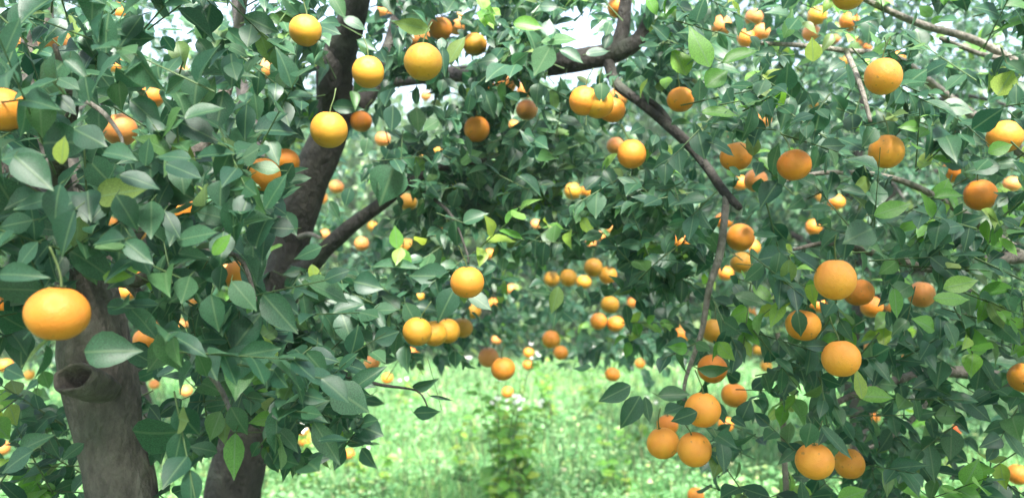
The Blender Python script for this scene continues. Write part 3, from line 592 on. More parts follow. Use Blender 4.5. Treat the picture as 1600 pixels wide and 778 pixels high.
# ------------------------------------------------------------------ oranges: px, py, diameter px, hue, fully visible?, label
exec_oranges = []
ORANGES = [
 (90,490,93,'o',1,'largest and nearest orange, hanging in front of the left trunk'),
 (4,172,72,'o',0,'big orange cut by the left edge beside a broad pale leaf'),
 (188,203,50,'p',1,'orange with a pale twig crossing it at upper left'),
 (38,68,42,'o',0,'orange mostly hidden by leaves in the top left corner'),
 (86,66,48,'p',0,'narrow slice of pale orange between leaves near the top left corner'),
 (185,20,30,'d',0,'dark orange under a leaf at the top edge, left part'),
 (181,103,24,'o',0,'small orange piece left of a white sky gap at upper left'),
 (238,150,36,'d',0,'brownish orange in shade above the orange with the crossing twig'),
 (288,195,24,'d',0,'reddish orange fragment showing below a pale hanging leaf at upper left'),
 (287,110,22,'p',0,'small pale orange just above a broad pale hanging leaf'),
 (477,48,50,'y',1,'yellowish orange left of the high dark limb near the top'),
 (416,110,38,'p',0,'orange half lit behind leaves left of the high limb'),
 (575,113,50,'y',1,'orange hanging right of the swollen burl on the high limb'),
 (601,18,26,'p',0,'small pale orange behind a dark leaf at the top edge right of the limb'),
 (651,60,42,'p',0,'pale orange behind the top of the big yellow one near the top'),
 (661,97,60,'y',1,'big yellow orange near the top with a green leaf over its right side'),
 (688,45,38,'o',1,'orange above right of the big yellow one, dark leaf on it'),
 (714,38,34,'p',0,'pale orange peeping over a leaf, above right of the big yellow one'),
 (742,70,38,'y',1,'yellow orange near the top, right of the grey-green upright leaf'),
 (514,203,58,'y',1,'big yellow orange hanging in front of the dark fork'),
 (564,190,34,'d',1,'deep red-orange fruit just right of the one hanging before the fork'),
 (598,218,25,'p',1,'small pale orange against the bright gap right of the fork'),
 (745,202,40,'o',1,'orange under two hanging leaves at upper centre'),
 (790,131,34,'p',0,'orange half behind leaves between the upper centre and the sky gaps'),
 (765,135,20,'d',0,'dull orange fragment left of a brighter one at upper centre'),
 (665,150,20,'p',0,'tiny pale orange within the white sky gap under the big yellow one'),
 (685,236,20,'y',0,'tiny yellow orange among blue-green leaves at upper centre'),
 (661,250,22,'y',0,'small dull yellow orange left of the blue-green leaf mass at upper centre'),
 (447,252,42,'d',0,'shaded orange touching the left side of the dark trunk'),
 (412,273,52,'o',0,'orange with a pale leaf over its top, left of the dark trunk'),
 (515,264,20,'d',0,'sliver of orange at the right side of the dark trunk'),
 (967,12,36,'o',1,'orange at the top edge above the black horizontal limb'),
 (1127,41,32,'p',0,'pale orange left of the bluish leaf near the top, right of centre'),
 (1178,28,28,'p',0,'pale orange at the top edge right of the tall young leaves'),
 (1166,60,28,'o',0,'orange low in the group near the top right of the tall young leaves'),
 (1190,50,26,'p',0,'rightmost pale orange of the group beside the tall young leaves'),
 (823,172,34,'p',1,'pale orange under a bright gap left of the row of three'),
 (820,141,26,'p',0,'washed-out pale orange in the bright gap above another pale one'),
 (803,196,20,'o',0,'small orange at the lower left of the pale one under the bright gap'),
 (912,158,46,'o',1,'leftmost orange of the touching row of three under the black limb'),
 (935,162,48,'y',1,'middle orange of the touching row of three, a leaf hanging over it'),
 (956,172,42,'o',1,'rightmost orange of the touching row of three under the black limb'),
 (966,152,30,'p',0,'pink-orange fruit behind the right end of the row of three'),
 (1063,156,42,'o',1,'orange with straight leaf edges above the bent dark branch'),
 (1197,126,24,'d',0,'small reddish orange right of the young leaves at upper right'),
 (1191,187,28,'p',0,'pale orange half hidden above the one with a leaf on its left shoulder'),
 (962,228,28,'p',1,'smaller pale orange touching the left side of another at centre'),
 (987,241,45,'o',1,'orange with a grey leaf on top, right of a small pale one'),
 (1150,245,50,'o',1,'orange with a grey leaf on its left shoulder by the bent branch'),
 (1142,206,22,'d',0,'dim orange just above the one beside the bent branch'),
 (1326,-9,50,'y',1,'yellow orange cut by the top edge at the right'),
 (1277,25,30,'y',0,'dull yellow orange at top right below a dark leaf'),
 (1327,34,30,'d',0,'brown-orange strip under a pale leaf at top right'),
 (1268,52,28,'p',0,'pale pinkish orange above the small upright green leaf at top right'),
 (1304,61,22,'p',0,'small pale orange in the middle of the top right group'),
 (1340,66,20,'d',0,'tiny deep orange beside the top of the pale bare twig'),
 (1355,75,20,'d',0,'tiny red-orange fruit between the bare twig and the bright large orange'),
 (1380,120,56,'b',1,'large bright orange at upper right just beyond the bare twig'),
 (1401,92,26,'d',0,'deep orange piece peeping above the right of the bright large one'),
 (1385,237,53,'b',1,'round orange under the bright large one at upper right'),
 (1570,214,52,'b',1,'bright orange at the right edge with a green leaf over its foot'),
 (1241,258,52,'d',1,'deep orange with a thin twig across it, right of the bent branch'),
 (1317,97,20,'y',0,'tiny yellow-orange left of the pale bare twig'),
 (1273,163,20,'y',0,'tiny orange fragment midway between bare twig and young leaves at upper right'),
 (1181,282,36,'p',0,'brownish pale orange below the one on the bent branch'),
 (1157,286,24,'o',0,'orange edge at the left of a brownish pale one below the bent branch'),
 (1492,268,38,'d',0,'orange behind yellow-green young leaves at right'),
 (1532,305,48,'d',1,'deep red-orange fruit with a grey leaf across it, near the right edge'),
 (1581,288,26,'p',0,'small orange right of the deep red-orange fruit at the right edge'),
 (289,329,38,'d',0,'shaded orange between grey leaves at left, high above the trunks'),
 (176,347,22,'o',0,'narrow orange crescent left of centre of the left foliage'),
 (214,362,30,'o',0,'orange showing under a pointed pale tip in the left foliage'),
 (6,470,44,'d',0,'shaded orange at the left edge beside the largest orange'),
 (214,427,38,'o',0,'orange behind leaves right of the largest orange, upper of two'),
 (199,456,26,'o',0,'orange piece under another, just right of the largest orange'),
 (375,430,50,'o',0,'orange behind a broad pale leaf in the left foliage'),
 (352,424,24,'p',0,'narrow pale orange wedge left of the one behind the broad pale leaf'),
 (246,498,28,'p',0,'pale pinkish orange low behind the left foliage'),
 (302,470,20,'o',0,'tiny orange dot between dark leaves, lower left foliage'),
 (285,507,22,'p',0,'slanting pale orange fragment lower left, right of a pinkish one'),
 (228,531,38,'o',0,'orange in pieces behind the glossy round leaf beside the trunk'),
 (526,292,23,'p',1,'small pale orange right of the dark trunk, upper of two'),
 (503,310,22,'o',1,'small orange right of the dark trunk, lower of two'),
 (637,316,30,'y',0,'flat-looking yellow orange beyond the end of the rising branch'),
 (565,381,23,'p',1,'small round orange hanging under the rising branch'),
 (507,366,20,'p',0,'small pale orange tucked behind the rising branch'),
 (582,354,20,'y',0,'tiny yellow orange just under the rising branch'),
 (636,387,28,'y',0,'dull yellow orange below the flat-looking yellow one'),
 (655,463,20,'y',0,'small yellow orange below the broad dark leaf at centre left'),
 (688,363,20,'d',0,'brown-orange sliver above the round centre orange'),
 (765,397,20,'d',0,'tiny dull orange up right of the round centre orange'),
 (730,441,53,'b',1,'round bright orange hanging alone at the centre'),
 (740,486,24,'y',0,'dull yellow orange just under the round centre orange'),
 (771,474,22,'d',0,'shaded orange at lower right of the round centre orange'),
 (799,452,20,'p',0,'tiny orange right of the round centre orange'),
 (652,518,46,'y',1,'leftmost yellow orange of the row of four under the centre orange'),
 (678,521,42,'y',1,'second from left in the row of four yellow oranges'),
 (700,517,38,'y',1,'third from left in the row of four yellow oranges'),
 (722,512,34,'y',0,'rightmost of the row of four yellow oranges'),
 (895,299,27,'y',1,'yellow orange of a pair in the middle distance'),
 (919,299,24,'o',0,'orange right-hand one of a pair in the middle distance'),
 (1065,378,28,'d',0,'dull orange under a broad grey leaf left of the grey bare twig'),
 (1157,371,43,'o',1,'orange with a pale streak right of the grey bare twig'),
 (1131,345,28,'d',0,'shaded orange behind the grey bare twig'),
 (1175,387,26,'o',0,'orange lying behind the lower right of the one with the pale streak'),
 (1158,410,34,'y',0,'yellow orange under the one with the pale streak'),
 (1134,427,24,'d',0,'dull orange low left of the yellow one by the grey bare twig'),
 (837,351,20,'p',0,'tiny pale orange in the middle distance, left of the young leaf'),
 (923,381,20,'p',0,'small coral orange below the bright young leaf at centre'),
 (938,369,20,'p',0,'middle coral orange of the slanting three by the bright young leaf'),
 (952,357,20,'p',0,'upper coral orange of the slanting three by the bright young leaf'),
 (862,436,25,'y',1,'leftmost yellow orange of the loose cluster of five in the distance'),
 (888,434,27,'y',1,'second from left in the loose distant cluster of five'),
 (912,441,24,'y',1,'lowest yellow orange in the loose distant cluster of five'),
 (927,418,29,'y',1,'highest yellow orange in the loose distant cluster of five'),
 (950,430,29,'y',1,'rightmost yellow orange in the loose distant cluster of five'),
 (953,476,29,'y',1,'top orange of the distant triangle of three'),
 (935,502,26,'o',1,'lower left orange of the distant triangle of three'),
 (962,506,27,'o',1,'lower right orange of the distant triangle of three'),
 (988,473,20,'d',0,'tiny red-orange right of the distant triangle of three'),
 (1063,522,30,'o',0,'pale orange at the left of the bare twig above the front cluster'),
 (1116,517,40,'y',0,'yellow orange pointed by leaves right of the bare twig'),
 (1177,488,20,'d',0,'tiny red-orange spot at right of the yellow one by the bare twig'),
 (1255,508,54,'b',0,'orange split in two by a dark leaf hanging before it, right'),
 (1272,355,26,'d',0,'small deep orange above the large bright one at right'),
 (1281,311,22,'y',0,'dull orange left one of two tiny fruits in the right foliage'),
 (1307,316,26,'d',0,'orange right one of two tiny fruits in the right foliage'),
 (1305,437,63,'b',1,'largest bright orange of the right side with a grey leaf at its shoulder'),
 (1342,457,46,'d',1,'deep orange overlapped by the largest bright one at right'),
 (1362,479,34,'d',0,'third and lowest fruit behind the largest bright orange at right'),
 (1391,481,22,'d',0,'faint red-orange piece at the end of the row at right'),
 (1278,476,26,'d',0,'dull orange just below left of the largest bright one at right'),
 (1440,460,40,'p',1,'ragged-looking pale orange beside long yellow-green leaves at right'),
 (8,571,24,'o',0,'small orange at the left edge below the largest orange'),
 (46,586,20,'y',0,'tiny yellow-orange at far left, level with the trunk knot'),
 (3,700,24,'p',0,'small orange cut by the left edge near the bottom'),
 (241,600,20,'p',0,'small pinkish orange right of the trunk, left of a rounder one'),
 (291,611,22,'p',1,'small round orange against bright grass right of the left trunk'),
 (336,635,20,'p',0,'tiny pale orange above leaves left of the dark trunk'),
 (581,567,25,'p',0,'pale orange wedge above the up-pointing leaf left of the clearing'),
 (605,591,22,'d',0,'dim orange at the edge of the clearing below an up-pointing leaf'),
 (643,552,24,'d',0,'dark orange behind the shaded leaf under the yellow row'),
 (476,689,22,'o',1,'small orange among leaves left of the downward dark leaf'),
 (474,674,20,'d',0,'dark red orange tucked above another at lower left'),
 (546,709,20,'d',1,'small deep orange alone against the grass at lower left'),
 (763,558,32,'p',1,'upper left orange of the pair above the white-flowered weed'),
 (786,576,38,'o',1,'lower right orange of the pair above the white-flowered weed'),
 (793,613,22,'d',1,'small deep orange at the top of the white-flowered weed'),
 (776,531,20,'p',0,'tiny bright orange above the pair over the white-flowered weed'),
 (861,530,28,'o',1,'orange in the distance, upper of a leaning two, right of the pair'),
 (876,551,23,'o',1,'orange in the distance, lower of a leaning two, right of the pair'),
 (826,551,20,'o',0,'tiny orange in dark leaves between the near pair and the leaning two'),
 (825,570,20,'d',0,'tiny dim orange directly under another in dark leaves'),
 (957,585,24,'o',1,'small orange above the clearing, left of a smaller one'),
 (1000,568,20,'o',1,'small bright orange above the clearing, the highest at its right'),
 (1113,576,46,'d',0,'orange crossed by a flat dark leaf above the front cluster'),
 (1147,617,40,'o',1,'slightly flattened orange right above the front cluster of three'),
 (1134,663,24,'d',0,'small orange low right behind the front cluster of three'),
 (1184,547,20,'y',0,'small yellow orange right of the crossed orange, upper'),
 (1197,572,22,'y',0,'dull yellow orange right of the crossed orange, lower'),
 (1098,640,56,'b',1,'top orange of the bright front cluster of three'),
 (1036,692,51,'b',1,'lower left orange of the bright front cluster of three'),
 (1085,702,53,'b',1,'lower right orange of the bright front cluster of three'),
 (1043,664,34,'d',0,'shaded orange behind the lower left of the front cluster'),
 (1087,774,26,'o',0,'orange cut by the bottom edge under the front cluster'),
 (1314,560,59,'b',1,'large orange at right with its upper left under a dark flat leaf'),
 (1357,543,20,'p',0,'tiny pale orange right of the large one under a dark leaf'),
 (1413,563,22,'d',0,'dull orange in the lower right foliage, upper of two'),
 (1431,587,22,'d',0,'dull orange in the lower right foliage, lower of two'),
 (1366,652,20,'d',0,'tiny orange sliver under the pale green leaf at lower right'),
 (1495,671,20,'r',0,'tiny round red fruit deep in the lower right foliage'),
 (1273,720,59,'b',1,'bright orange at lower right with a grey leaf tip over its top'),
 (1327,724,46,'b',1,'narrow-looking bright orange right of the one with a leaf tip on top'),
 (1305,765,20,'d',0,'tiny orange spot at the bottom between two bright ones'),
 (1600,590,46,'b',1,'bright orange cut by the right edge, low down'),
 (1590,741,32,'o',1,'orange at the bottom right corner'),
]
HUES = {'o': (0.74, 0.26, 0.03, 1), 'y': (0.60, 0.28, 0.028, 1), 'd': (0.74, 0.235, 0.026, 1), 'p': (0.72, 0.27, 0.07, 1), 'b': (0.86, 0.33, 0.04, 1), 'r': (0.70, 0.10, 0.015, 1)}

OR = []
for (px, py, d, hue, vis, lab) in ORANGES:
    dm = random.uniform(0.070, 0.079)
    if d >= 90: dm = 0.082
    if hue == 'p' and d < 30: dm *= 0.93
    Y = dm * FP / (d if d > 22 else d * 0.82)
    Y = max(min(Y, 6.0), 0.9)
    OR.append((px, py, d, hue, vis, lab, Y, dm))

# ------------------------------------------------------------------ thin the leaves where the photograph looks through
B = np.array(LV.b); T = np.array(LV.t); NN = np.array(LV.n); LL = np.array(LV.L); WW = np.array(LV.w); CC = np.array(LV.c); FF_ = np.array(LV.f); KK = np.array(LV.k)
OWN = np.array([o for o, h in LV.o]); HER = np.array([h for o, h in LV.o])
ctr = B + T * (LL * 0.5)[:, None]
def proj(P):
    y = np.maximum(P[:, 1], 0.01)
    return P[:, 0] / y * FP + CX, CY - (P[:, 2] - EYE) / y * FP, y
QX, QY, QD = proj(ctr)
tipx, tipy, _ = proj(B + T * (LL * 0.92)[:, None]); bsx, bsy, _ = proj(B)
LPX = LL * FP / QD
keep = (ctr[:, 1] > 0.95) | (ctr[:, 2] > 2.2)
keep &= ctr[:, 2] > 0.05
for (px, py, d, hue, vis, lab, Y, dm) in OR:
    rad = d * 0.5 * (1.0 if vis else 0.62)
    infront = QD < Y + dm * 0.5
    ext = LPX * (0.20 if vis else 0.10)
    hit = ((QX - px) ** 2 + (QY - py) ** 2 < (rad + ext) ** 2)
    if vis:
        hit |= ((tipx - px) ** 2 + (tipy - py) ** 2 < (rad * 0.92) ** 2) | ((bsx - px) ** 2 + (bsy - py) ** 2 < (rad * 0.92) ** 2)
    else:
        hit |= ((tipx - px) ** 2 + (tipy - py) ** 2 < (rad * 0.8) ** 2)
    keep &= ~(hit & infront & ~HER)
    if 1:   # nothing grows through a fruit
        c = np.array(at(px, py, Y)[:]); dd = np.linalg.norm(ctr - c, axis=1)
        keep &= ~((dd < dm * 0.5 + LL * 0.15) & ~HER)
# places where limbs and trunks stay open: segment, half width px, up to distance, chance
OPEN = [((150, 520), (160, 640), 56, 1.75, 1), ((165, 640), (195, 800), 52, 1.75, 1), ((122, 590), (122, 590), 50, 1.8, 1),
        ((362, 800), (385, 700), 34, 2.6, .85), ((455, 370), (500, 250), 26, 2.6, .95), ((500, 250), (525, 160), 24, 2.6, .95), ((520, 150), (560, 0), 26, 2.5, .95),
        ((490, 410), (600, 316), 18, 2.5, .95), ((600, 316), (630, 290), 12, 2.4, .8), ((880, 98), (975, 72), 24, 2.5, .9), ((975, 72), (978, 0), 12, 2.4, .7),
        ((965, 140), (1040, 195), 12, 2.4, .9), ((1060, 215), (1150, 320), 11, 2.1, .85), ((1131, 335), (1122, 405), 9, 1.9, .9), ((1108, 450), (1072, 590), 8, 1.9, .7),
        ((1332, 85), (1360, 190), 9, 2.0, .95), ((1190, 70), (1325, 80), 6, 2.0, .7), ((1340, 0), (1600, 98), 8, 2.3, .75), ((575, 150), (615, 30), 8, 2.7, .7),
        ((150, 170), (192, 232), 8, 1.2, .9), ((98, 230), (98, 310), 14, 1.9, .7), ((440, 400), (440, 440), 20, 2.6, .6)]
for (a, b_, hw, Ymax, ch) in OPEN:
    ax, ay = a; dx, dy = b_[0] - ax, b_[1] - ay; l2 = dx * dx + dy * dy + 1e-6
    for (qx, qy) in ((QX, QY), (tipx, tipy)):
        s = np.clip(((qx - ax) * dx + (qy - ay) * dy) / l2, 0, 1)
        dist = np.hypot(qx - ax - s * dx, qy - ay - s * dy)
        keep &= ~((dist < hw + LPX * 0.12) & (QD < Ymax) & (rng.random(len(QX)) < ch) & ~HER)
# gaps to the sky or the light beyond: centre, radius, chance (all distances up to 7 m)
GAPS = [(310, 70, 12, .9), (395, 25, 14, .9), (225, 70, 12, .9), (290, 50, 10, .9), (385, 130, 10, .9), (410, 60, 12, .8), (430, 20, 10, .8), (350, 150, 8, .9), (260, 115, 10, .9), (310, 20, 12, .9), (480, 130, 8, .8), (590, 240, 10, .8), (720, 150, 14, .9), (750, 60, 8, .9), (690, 200, 12, .8), (100, 14, 16, .95), (232, 25, 13, .8), (255, 48, 17, .9), (272, 30, 9, .8), (345, 25, 26, .75), (275, 90, 16, .7), (235, 90, 12, .7), (375, 65, 14, .7), (380, 12, 18, .7),
        (638, 150, 32, .95), (560, 150, 16, .5), (712, 112, 22, .95), (690, 165, 26, .8), (608, 185, 30, .7), (560, 240, 24, .6), (625, 60, 16, .6), (560, 60, 12, .6),
        (898, 40, 26, .9), (925, 62, 17, .95), (885, 72, 12, .9), (870, 125, 22, .85), (965, 60, 12, .7), (812, 130, 16, .7), (540, 262, 20, .7), (545, 300, 30, .7), (590, 350, 24, .5),
        (1015, 100, 12, .6), (1005, 200, 26, .5), (1020, 230, 22, .5), (660, 195, 18, .6), (370, 195, 10, .8), (1240, 25, 14, .5), (1210, 95, 10, .5), (1575, 60, 20, .4), (820, 460, 30, .5), (1440, 430, 16, .4),
        (880, 95, 14, .8), (840, 10, 10, .8), (500, 20, 10, .6), (360, 240, 9, .7), (330, 230, 7, .7), (720, 105, 18, .9), (745, 30, 12, .5)]
for (gx_, gy_, gr, ch) in GAPS:
    keep &= ~((np.hypot(QX - gx_, QY - gy_) < gr + LPX * 0.12) & (rng.random(len(QX)) < ch) & ~HER)
# the clearing stays open
clr = (QX > 590) & (QX < 1010) & (QY > 575 + 0 * QX) & (QD < 6)
keep &= ~(clr & ~HER)
clr = (QX > 420) & (QX < 620) & (QY > 725) & (QD < 6)
keep &= ~(clr & ~HER)
idx_all = np.where(keep)[0]
SID = np.array(LV.s); kept_of = np.bincount(SID[keep & (SID >= 0)], minlength=len(SPR))

# which leaves show most: a coarse depth buffer, nearest first
SC = 0.25; bw, bh = int(1600 * SC), int(778 * SC)
buf = np.full((bh, bw), -1, dtype=np.int32)
vis_px = np.zeros(len(B))
order = idx_all[np.argsort(-QD[idx_all])]
for i in order:
    if not (-30 < QX[i] < 1630 and -30 < QY[i] < 808): continue
    r = LPX[i] * 0.24 * SC
    x0 = max(int(QX[i] * SC - r), 0); x1 = min(int(QX[i] * SC + r) + 1, bw); y0 = max(int(QY[i] * SC - r), 0); y1 = min(int(QY[i] * SC + r) + 1, bh)
    if x1 > x0 and y1 > y0: buf[y0:y1, x0:x1] = i
un, cn = np.unique(buf, return_counts=True)
for a, c in zip(un, cn):
    if a >= 0: vis_px[a] = c
vis_px[HER] += 1000

ARR = (B, T, NN, LL, WW, CC, FF_, KK)
# shared single-leaf meshes: unit blade, several curls and folds, two materials
PROTO = {}
for k in (0, 1):
    for v in range(10):
        c = [0.04, 0.1, 0.16, 0.22, 0.3, -0.06, 0.12, 0.2, 0.07, 0.26][v]; f = [0.1, 0.25, 0.05, 0.3, 0.18, 0.12, -0.05, 0.35, 0.2, 0.08][v]
        one = lambda *a: np.array([a], dtype=float)
        V = leaf_verts(one(0, 0, 0), one(0, 1, 0), one(0, 0, 1), np.array([1.0]), np.array([1.0]), np.array([c]), np.array([f]), 8)
        F, UV = leaf_topology(8)
        PROTO[k, v] = mesh_np('leaf', V[0], F, LEAF_MATS[k], UV)

roots = {0: treeA, 1: treeB, 2: treeC}; roots.update(mid_roots)
for ti, root in roots.items():
    mine = idx_all[OWN[idx_all] == ti]
    srt = mine[np.argsort(-vis_px[mine])]
    single = [i for i in srt[:300] if vis_px[i] > 0]
    rest = np.setdiff1d(mine, np.array(single, dtype=int))
    loc = np.array(root.location[:])
    for i in single:
        t = Vector(T[i]); n = Vector(NN[i]); x = t.cross(n)
        m = Matrix.Identity(4)
        wv = WW[i]; lv_ = LL[i]
        for r_ in range(3):
            m[r_][0] = x[r_] * wv; m[r_][1] = t[r_] * lv_; m[r_][2] = n[r_] * lv_; m[r_][3] = B[i][r_] - loc[r_]
        o = bpy.data.objects.new('leaf', PROTO[int(KK[i]), int(i) % 10]); COL.objects.link(o)
        o.parent = root; o.matrix_local = m
    if len(rest):
        me = leaves_mesh('foliage', ARR, rest, LEAF_MATS, 8 if ti < 3 else 4, root.location)
        tag(link('foliage', me, root), kind='stuff')
    # twigs that carry the sprigs
    segs = TW[ti]
    ok = []
    for s in segs:
        m_ = (s[0] + s[1]) / 2
        if m_.y < 0.9: continue
        if len(s) > 3 and kept_of[s[3]] < 0.7 * SPR[s[3]]: continue
        qx, qy = m_.x / m_.y * FP + CX, CY - (m_.z - EYE) / m_.y * FP
        if any(v and (qx - px) ** 2 + (qy - py) ** 2 < (d * 0.75) ** 2 and m_.y < Y for (px, py, d, h, v, l, Y, dm) in OR): continue
        if 590 < qx < 1010 and qy > 575 and m_.y < 6 and not (640 < qx < 720): continue
        ok.append(s)
    tag(link('twigs', twig_mesh('twigs', ok, M_GTWIG if ti < 3 else M_BARKD, root.location), root), kind='stuff')
print('leaves', len(idx_all))

# ------------------------------------------------------------------ build the oranges
def peel_mesh(seed, flat):
    V = []; F = []; nu, nvv = 28, 18
    for j in range(nvv + 1):
        ph = math.pi * j / nvv
        for i in range(nu):
            th = 2 * math.pi * i / nu
            r = 0.5 * (1 + 0.018 * mnoise.noise(Vector((math.sin(ph) * math.cos(th) * 1.4 + seed, math.sin(ph) * math.sin(th) * 1.4, math.cos(ph) * 1.4))))
            z = r * math.cos(ph) * flat
            top = math.exp(-(ph / 0.22) ** 2); z -= 0.035 * top
            bot = math.exp(-((math.pi - ph) / 0.16) ** 2); z += 0.018 * bot
            V.append((r * math.sin(ph) * math.cos(th), r * math.sin(ph) * math.sin(th), z))
    for j in range(nvv):
        for i in range(nu):
            F.append((j * nu + i, (j + 1) * nu + i, (j + 1) * nu + (i + 1) % nu, j * nu + (i + 1) % nu))
    return mesh_np('peel', V, F, M_PEEL)
PEELS = [peel_mesh(s * 3.1, f) for s, f in ((0, 0.97), (1, 0.94), (2, 1.02), (3, 0.91), (4, 0.99))]
# calyx: five small green lobes; stalk: a short bent stem
bm = bmesh.new()
for k in range(5):
    a = 2 * math.pi * k / 5
    c = bm.verts.new((0, 0, 0.462)); l = bm.verts.new((0.045 * math.cos(a - 0.6), 0.045 * math.sin(a - 0.6), 0.452)); r_ = bm.verts.new((0.045 * math.cos(a + 0.6), 0.045 * math.sin(a + 0.6), 0.452)); tp = bm.verts.new((0.085 * math.cos(a), 0.085 * math.sin(a), 0.475))
    bm.faces.new((c, l, tp, r_))
CALYX = bpy.data.meshes.new('calyx'); bm.to_mesh(CALYX); bm.free(); CALYX.materials.append(M_CALYX)
V, F = tube_arrays([Vector((0, 0, 0.45)), Vector((0.02, 0.03, 0.62)), Vector((0.06, 0.12, 0.85)), Vector((0.05, 0.25, 1.1))], [0.022, 0.018, 0.018, 0.022], n=3, sides=6)
STALK = bpy.data.meshes.new('stalk'); STALK.from_pydata([v[:] for v in V], [], [tuple(f[:3]) if f[2] == f[3] else f for f in F]); STALK.materials.append(M_CALYX)
STALK.polygons.foreach_set('use_smooth', np.ones(len(F), dtype=bool))
for q, (px, py, d, hue, vis, lab, Y, dm) in enumerate(OR):
    t = empty('orange', at(px, py, Y)); tag(t, lab, 'orange', 'oranges hanging in the trees')
    t.rotation_euler = (random.uniform(-0.3, 0.3), random.uniform(-0.3, 0.3), random.uniform(0, 6.28))
    if d >= 90: t.rotation_euler = (0.12, 0, 2.1)
    t.scale = (dm, dm, dm)
    p = link('peel', PEELS[3 if d >= 90 else q % 5], t); p.color = HUES[hue]
    link('calyx', CALYX, t); link('stalk', STALK, t)

# ------------------------------------------------------------------ far rows of trees
def far_crown(seed, nleaf, rx, h):
    r2 = np.random.default_rng(seed)
    nc = 210
    v = r2.normal(size=(nc, 3)); v /= np.linalg.norm(v, axis=1)[:, None]
    rad = r2.random(nc) ** 0.4
    cc = v * rad[:, None] * np.array([rx, rx, h / 2]) + np.array([0, 0, h / 2 + 0.32])
    cc[:, 2] = np.maximum(cc[:, 2], 0.3 + 0.25 * r2.random(nc))
    w = r2.integers(0, nc, nleaf)
    b = cc[w] + r2.normal(size=(nleaf, 3)) * np.array([0.17, 0.17, 0.12])
    t = r2.normal(size=(nleaf, 3)) * 0.7 + v[w] * 0.5 + np.array([0, 0, -0.45]); t /= np.linalg.norm(t, axis=1)[:, None]
    n = r2.normal(size=(nleaf, 3)) * 0.5 + v[w] * 0.5 + np.array([0, 0, 0.7]); n -= t * (n * t).sum(1)[:, None]; n /= np.linalg.norm(n, axis=1)[:, None]
    L = r2.uniform(0.075, 0.12, nleaf)
    k = np.zeros(nleaf, dtype=int)
    return leaves_mesh('crown', (b, t, n, L, L * 0.55, r2.uniform(0, .3, nleaf), r2.uniform(0, .3, nleaf), k), np.arange(nleaf), [M_FARLEAF], 4, (0, 0, 0))
CROWNS = [far_crown(31, 15000, 1.75, 3.1), far_crown(32, 15000, 1.6, 3.4), far_crown(33, 14000, 1.9, 2.8)]
def far_trunk_mesh(seed):
    rnd = random.Random(seed); V = []; F = []
    def addt(pts, rad, sides):
        v, f = tube_arrays(pts, rad, 3, sides, 0.08); o = len(V); V.extend(x[:] for x in v)
        F.extend(tuple(sorted(set(o + a for a in q), key=[o + a for a in q].index)) for q in f)
    addt([Vector((0, 0, -0.1)), Vector((0.03, 0, 0.4)), Vector((-0.05, 0.03, 0.9)), Vector((0.04, 0, 1.7)), Vector((0, 0, 2.6))], [0.11, 0.09, 0.08, 0.05, 0.02], 10)
    for q in range(7):
        a = q * 2.2; st = Vector((0, 0, 0.6 + 0.15 * q)); dr = Vector((math.cos(a), math.sin(a), 0))
        addt([st, st + dr * 0.4 + Vector((0, 0, 0.3)), st + dr * 1.1 + Vector((0, 0, 0.6))], [0.04, 0.03, 0.01], 6)
    me = bpy.data.meshes.new('trunk'); me.from_pydata(V, [], F); me.materials.append(M_BARKD); me.update()
    return me
FTR = [far_trunk_mesh(1), far_trunk_mesh(2)]
FAR = [(-9.2, 9.6, 1.15, 'far orange tree of the first far row, behind the left edge foliage'), (-6.0, 10.4, 1.02, 'far orange tree seen left of the left trunk'), (-2.9, 10.6, .98, 'far orange tree seen between the two near trunks'),
       (-0.3, 11.6, 1.0, 'far orange tree across the clearing left of the white-flowered weed'), (2.5, 11.2, 1.04, 'far orange tree across the clearing right of the white-flowered weed'), (5.3, 10.2, 1.0, 'far orange tree beyond the right foliage, below the front cluster'),
       (8.3, 9.4, .98, 'far orange tree beyond the lower right foliage at the edge'),
       (-11.5, 15.0, 1.1, 'back row orange tree furthest left'), (-7.4, 15.6, 1.06, 'back row orange tree glimpsed left of the trunks'), (-3.9, 15.2, 1.12, 'back row orange tree glimpsed under the rising branch'), (-0.4, 16.2, 1.08, 'back row orange tree glimpsed above the clearing'),
       (3.6, 15.4, 1.12, 'back row orange tree glimpsed right of the centre orange'), (7.6, 15.8, 1.08, 'back row orange tree glimpsed through the right foliage'), (11.8, 15.0, 1.1, 'back row orange tree furthest right'),
       (-10.0, 20.6, 1.25, 'deepest row orange tree at left'), (-5.0, 21.0, 1.2, 'deepest row orange tree left of the middle'), (0.6, 21.5, 1.25, 'deepest row orange tree at the middle'), (6.0, 21.0, 1.22, 'deepest row orange tree right of the middle'), (11.5, 21.0, 1.22, 'deepest row orange tree at right')]
for q, (x, y, s, lab) in enumerate(FAR):
    t = tag(empty('orange_tree', (x, y, float(ground_z(x, y)))), lab, 'tree', 'orange trees of the grove')
    t.rotation_euler.z = q * 1.9; t.scale = (s * 1.18, s * 1.18, s * 1.38)
    tag(link('crown', CROWNS[q % 3], t, (0, 0, -0.28)), kind='stuff'); link('trunk', FTR[q % 2], t)

# unseen trees added behind the camera, crowns flattened and raised to shade near leaves
for x, y, s, lab in ((0.9, -1.5, 1.0, 'added unseen shade tree behind the viewpoint, crown spread overhead'), (-2.6, -1.7, 1.0, 'added unseen shade tree behind and left of the viewpoint'), (6.0, -1.6, 1.0, 'added unseen shade tree behind and right of the viewpoint')):
    t = tag(empty('orange_tree', (x, y, float(ground_z(x, y)))), lab, 'tree', 'orange trees of the grove'); t.rotation_euler.z = x
    cr = link('crown', CROWNS[0], t); tag(cr, kind='stuff'); cr.scale = (1.25, 1.25, 0.55); cr.location.z = 2.15
    tr = link('trunk', FTR[0], t); tr.scale = (1, 1, 1.25)
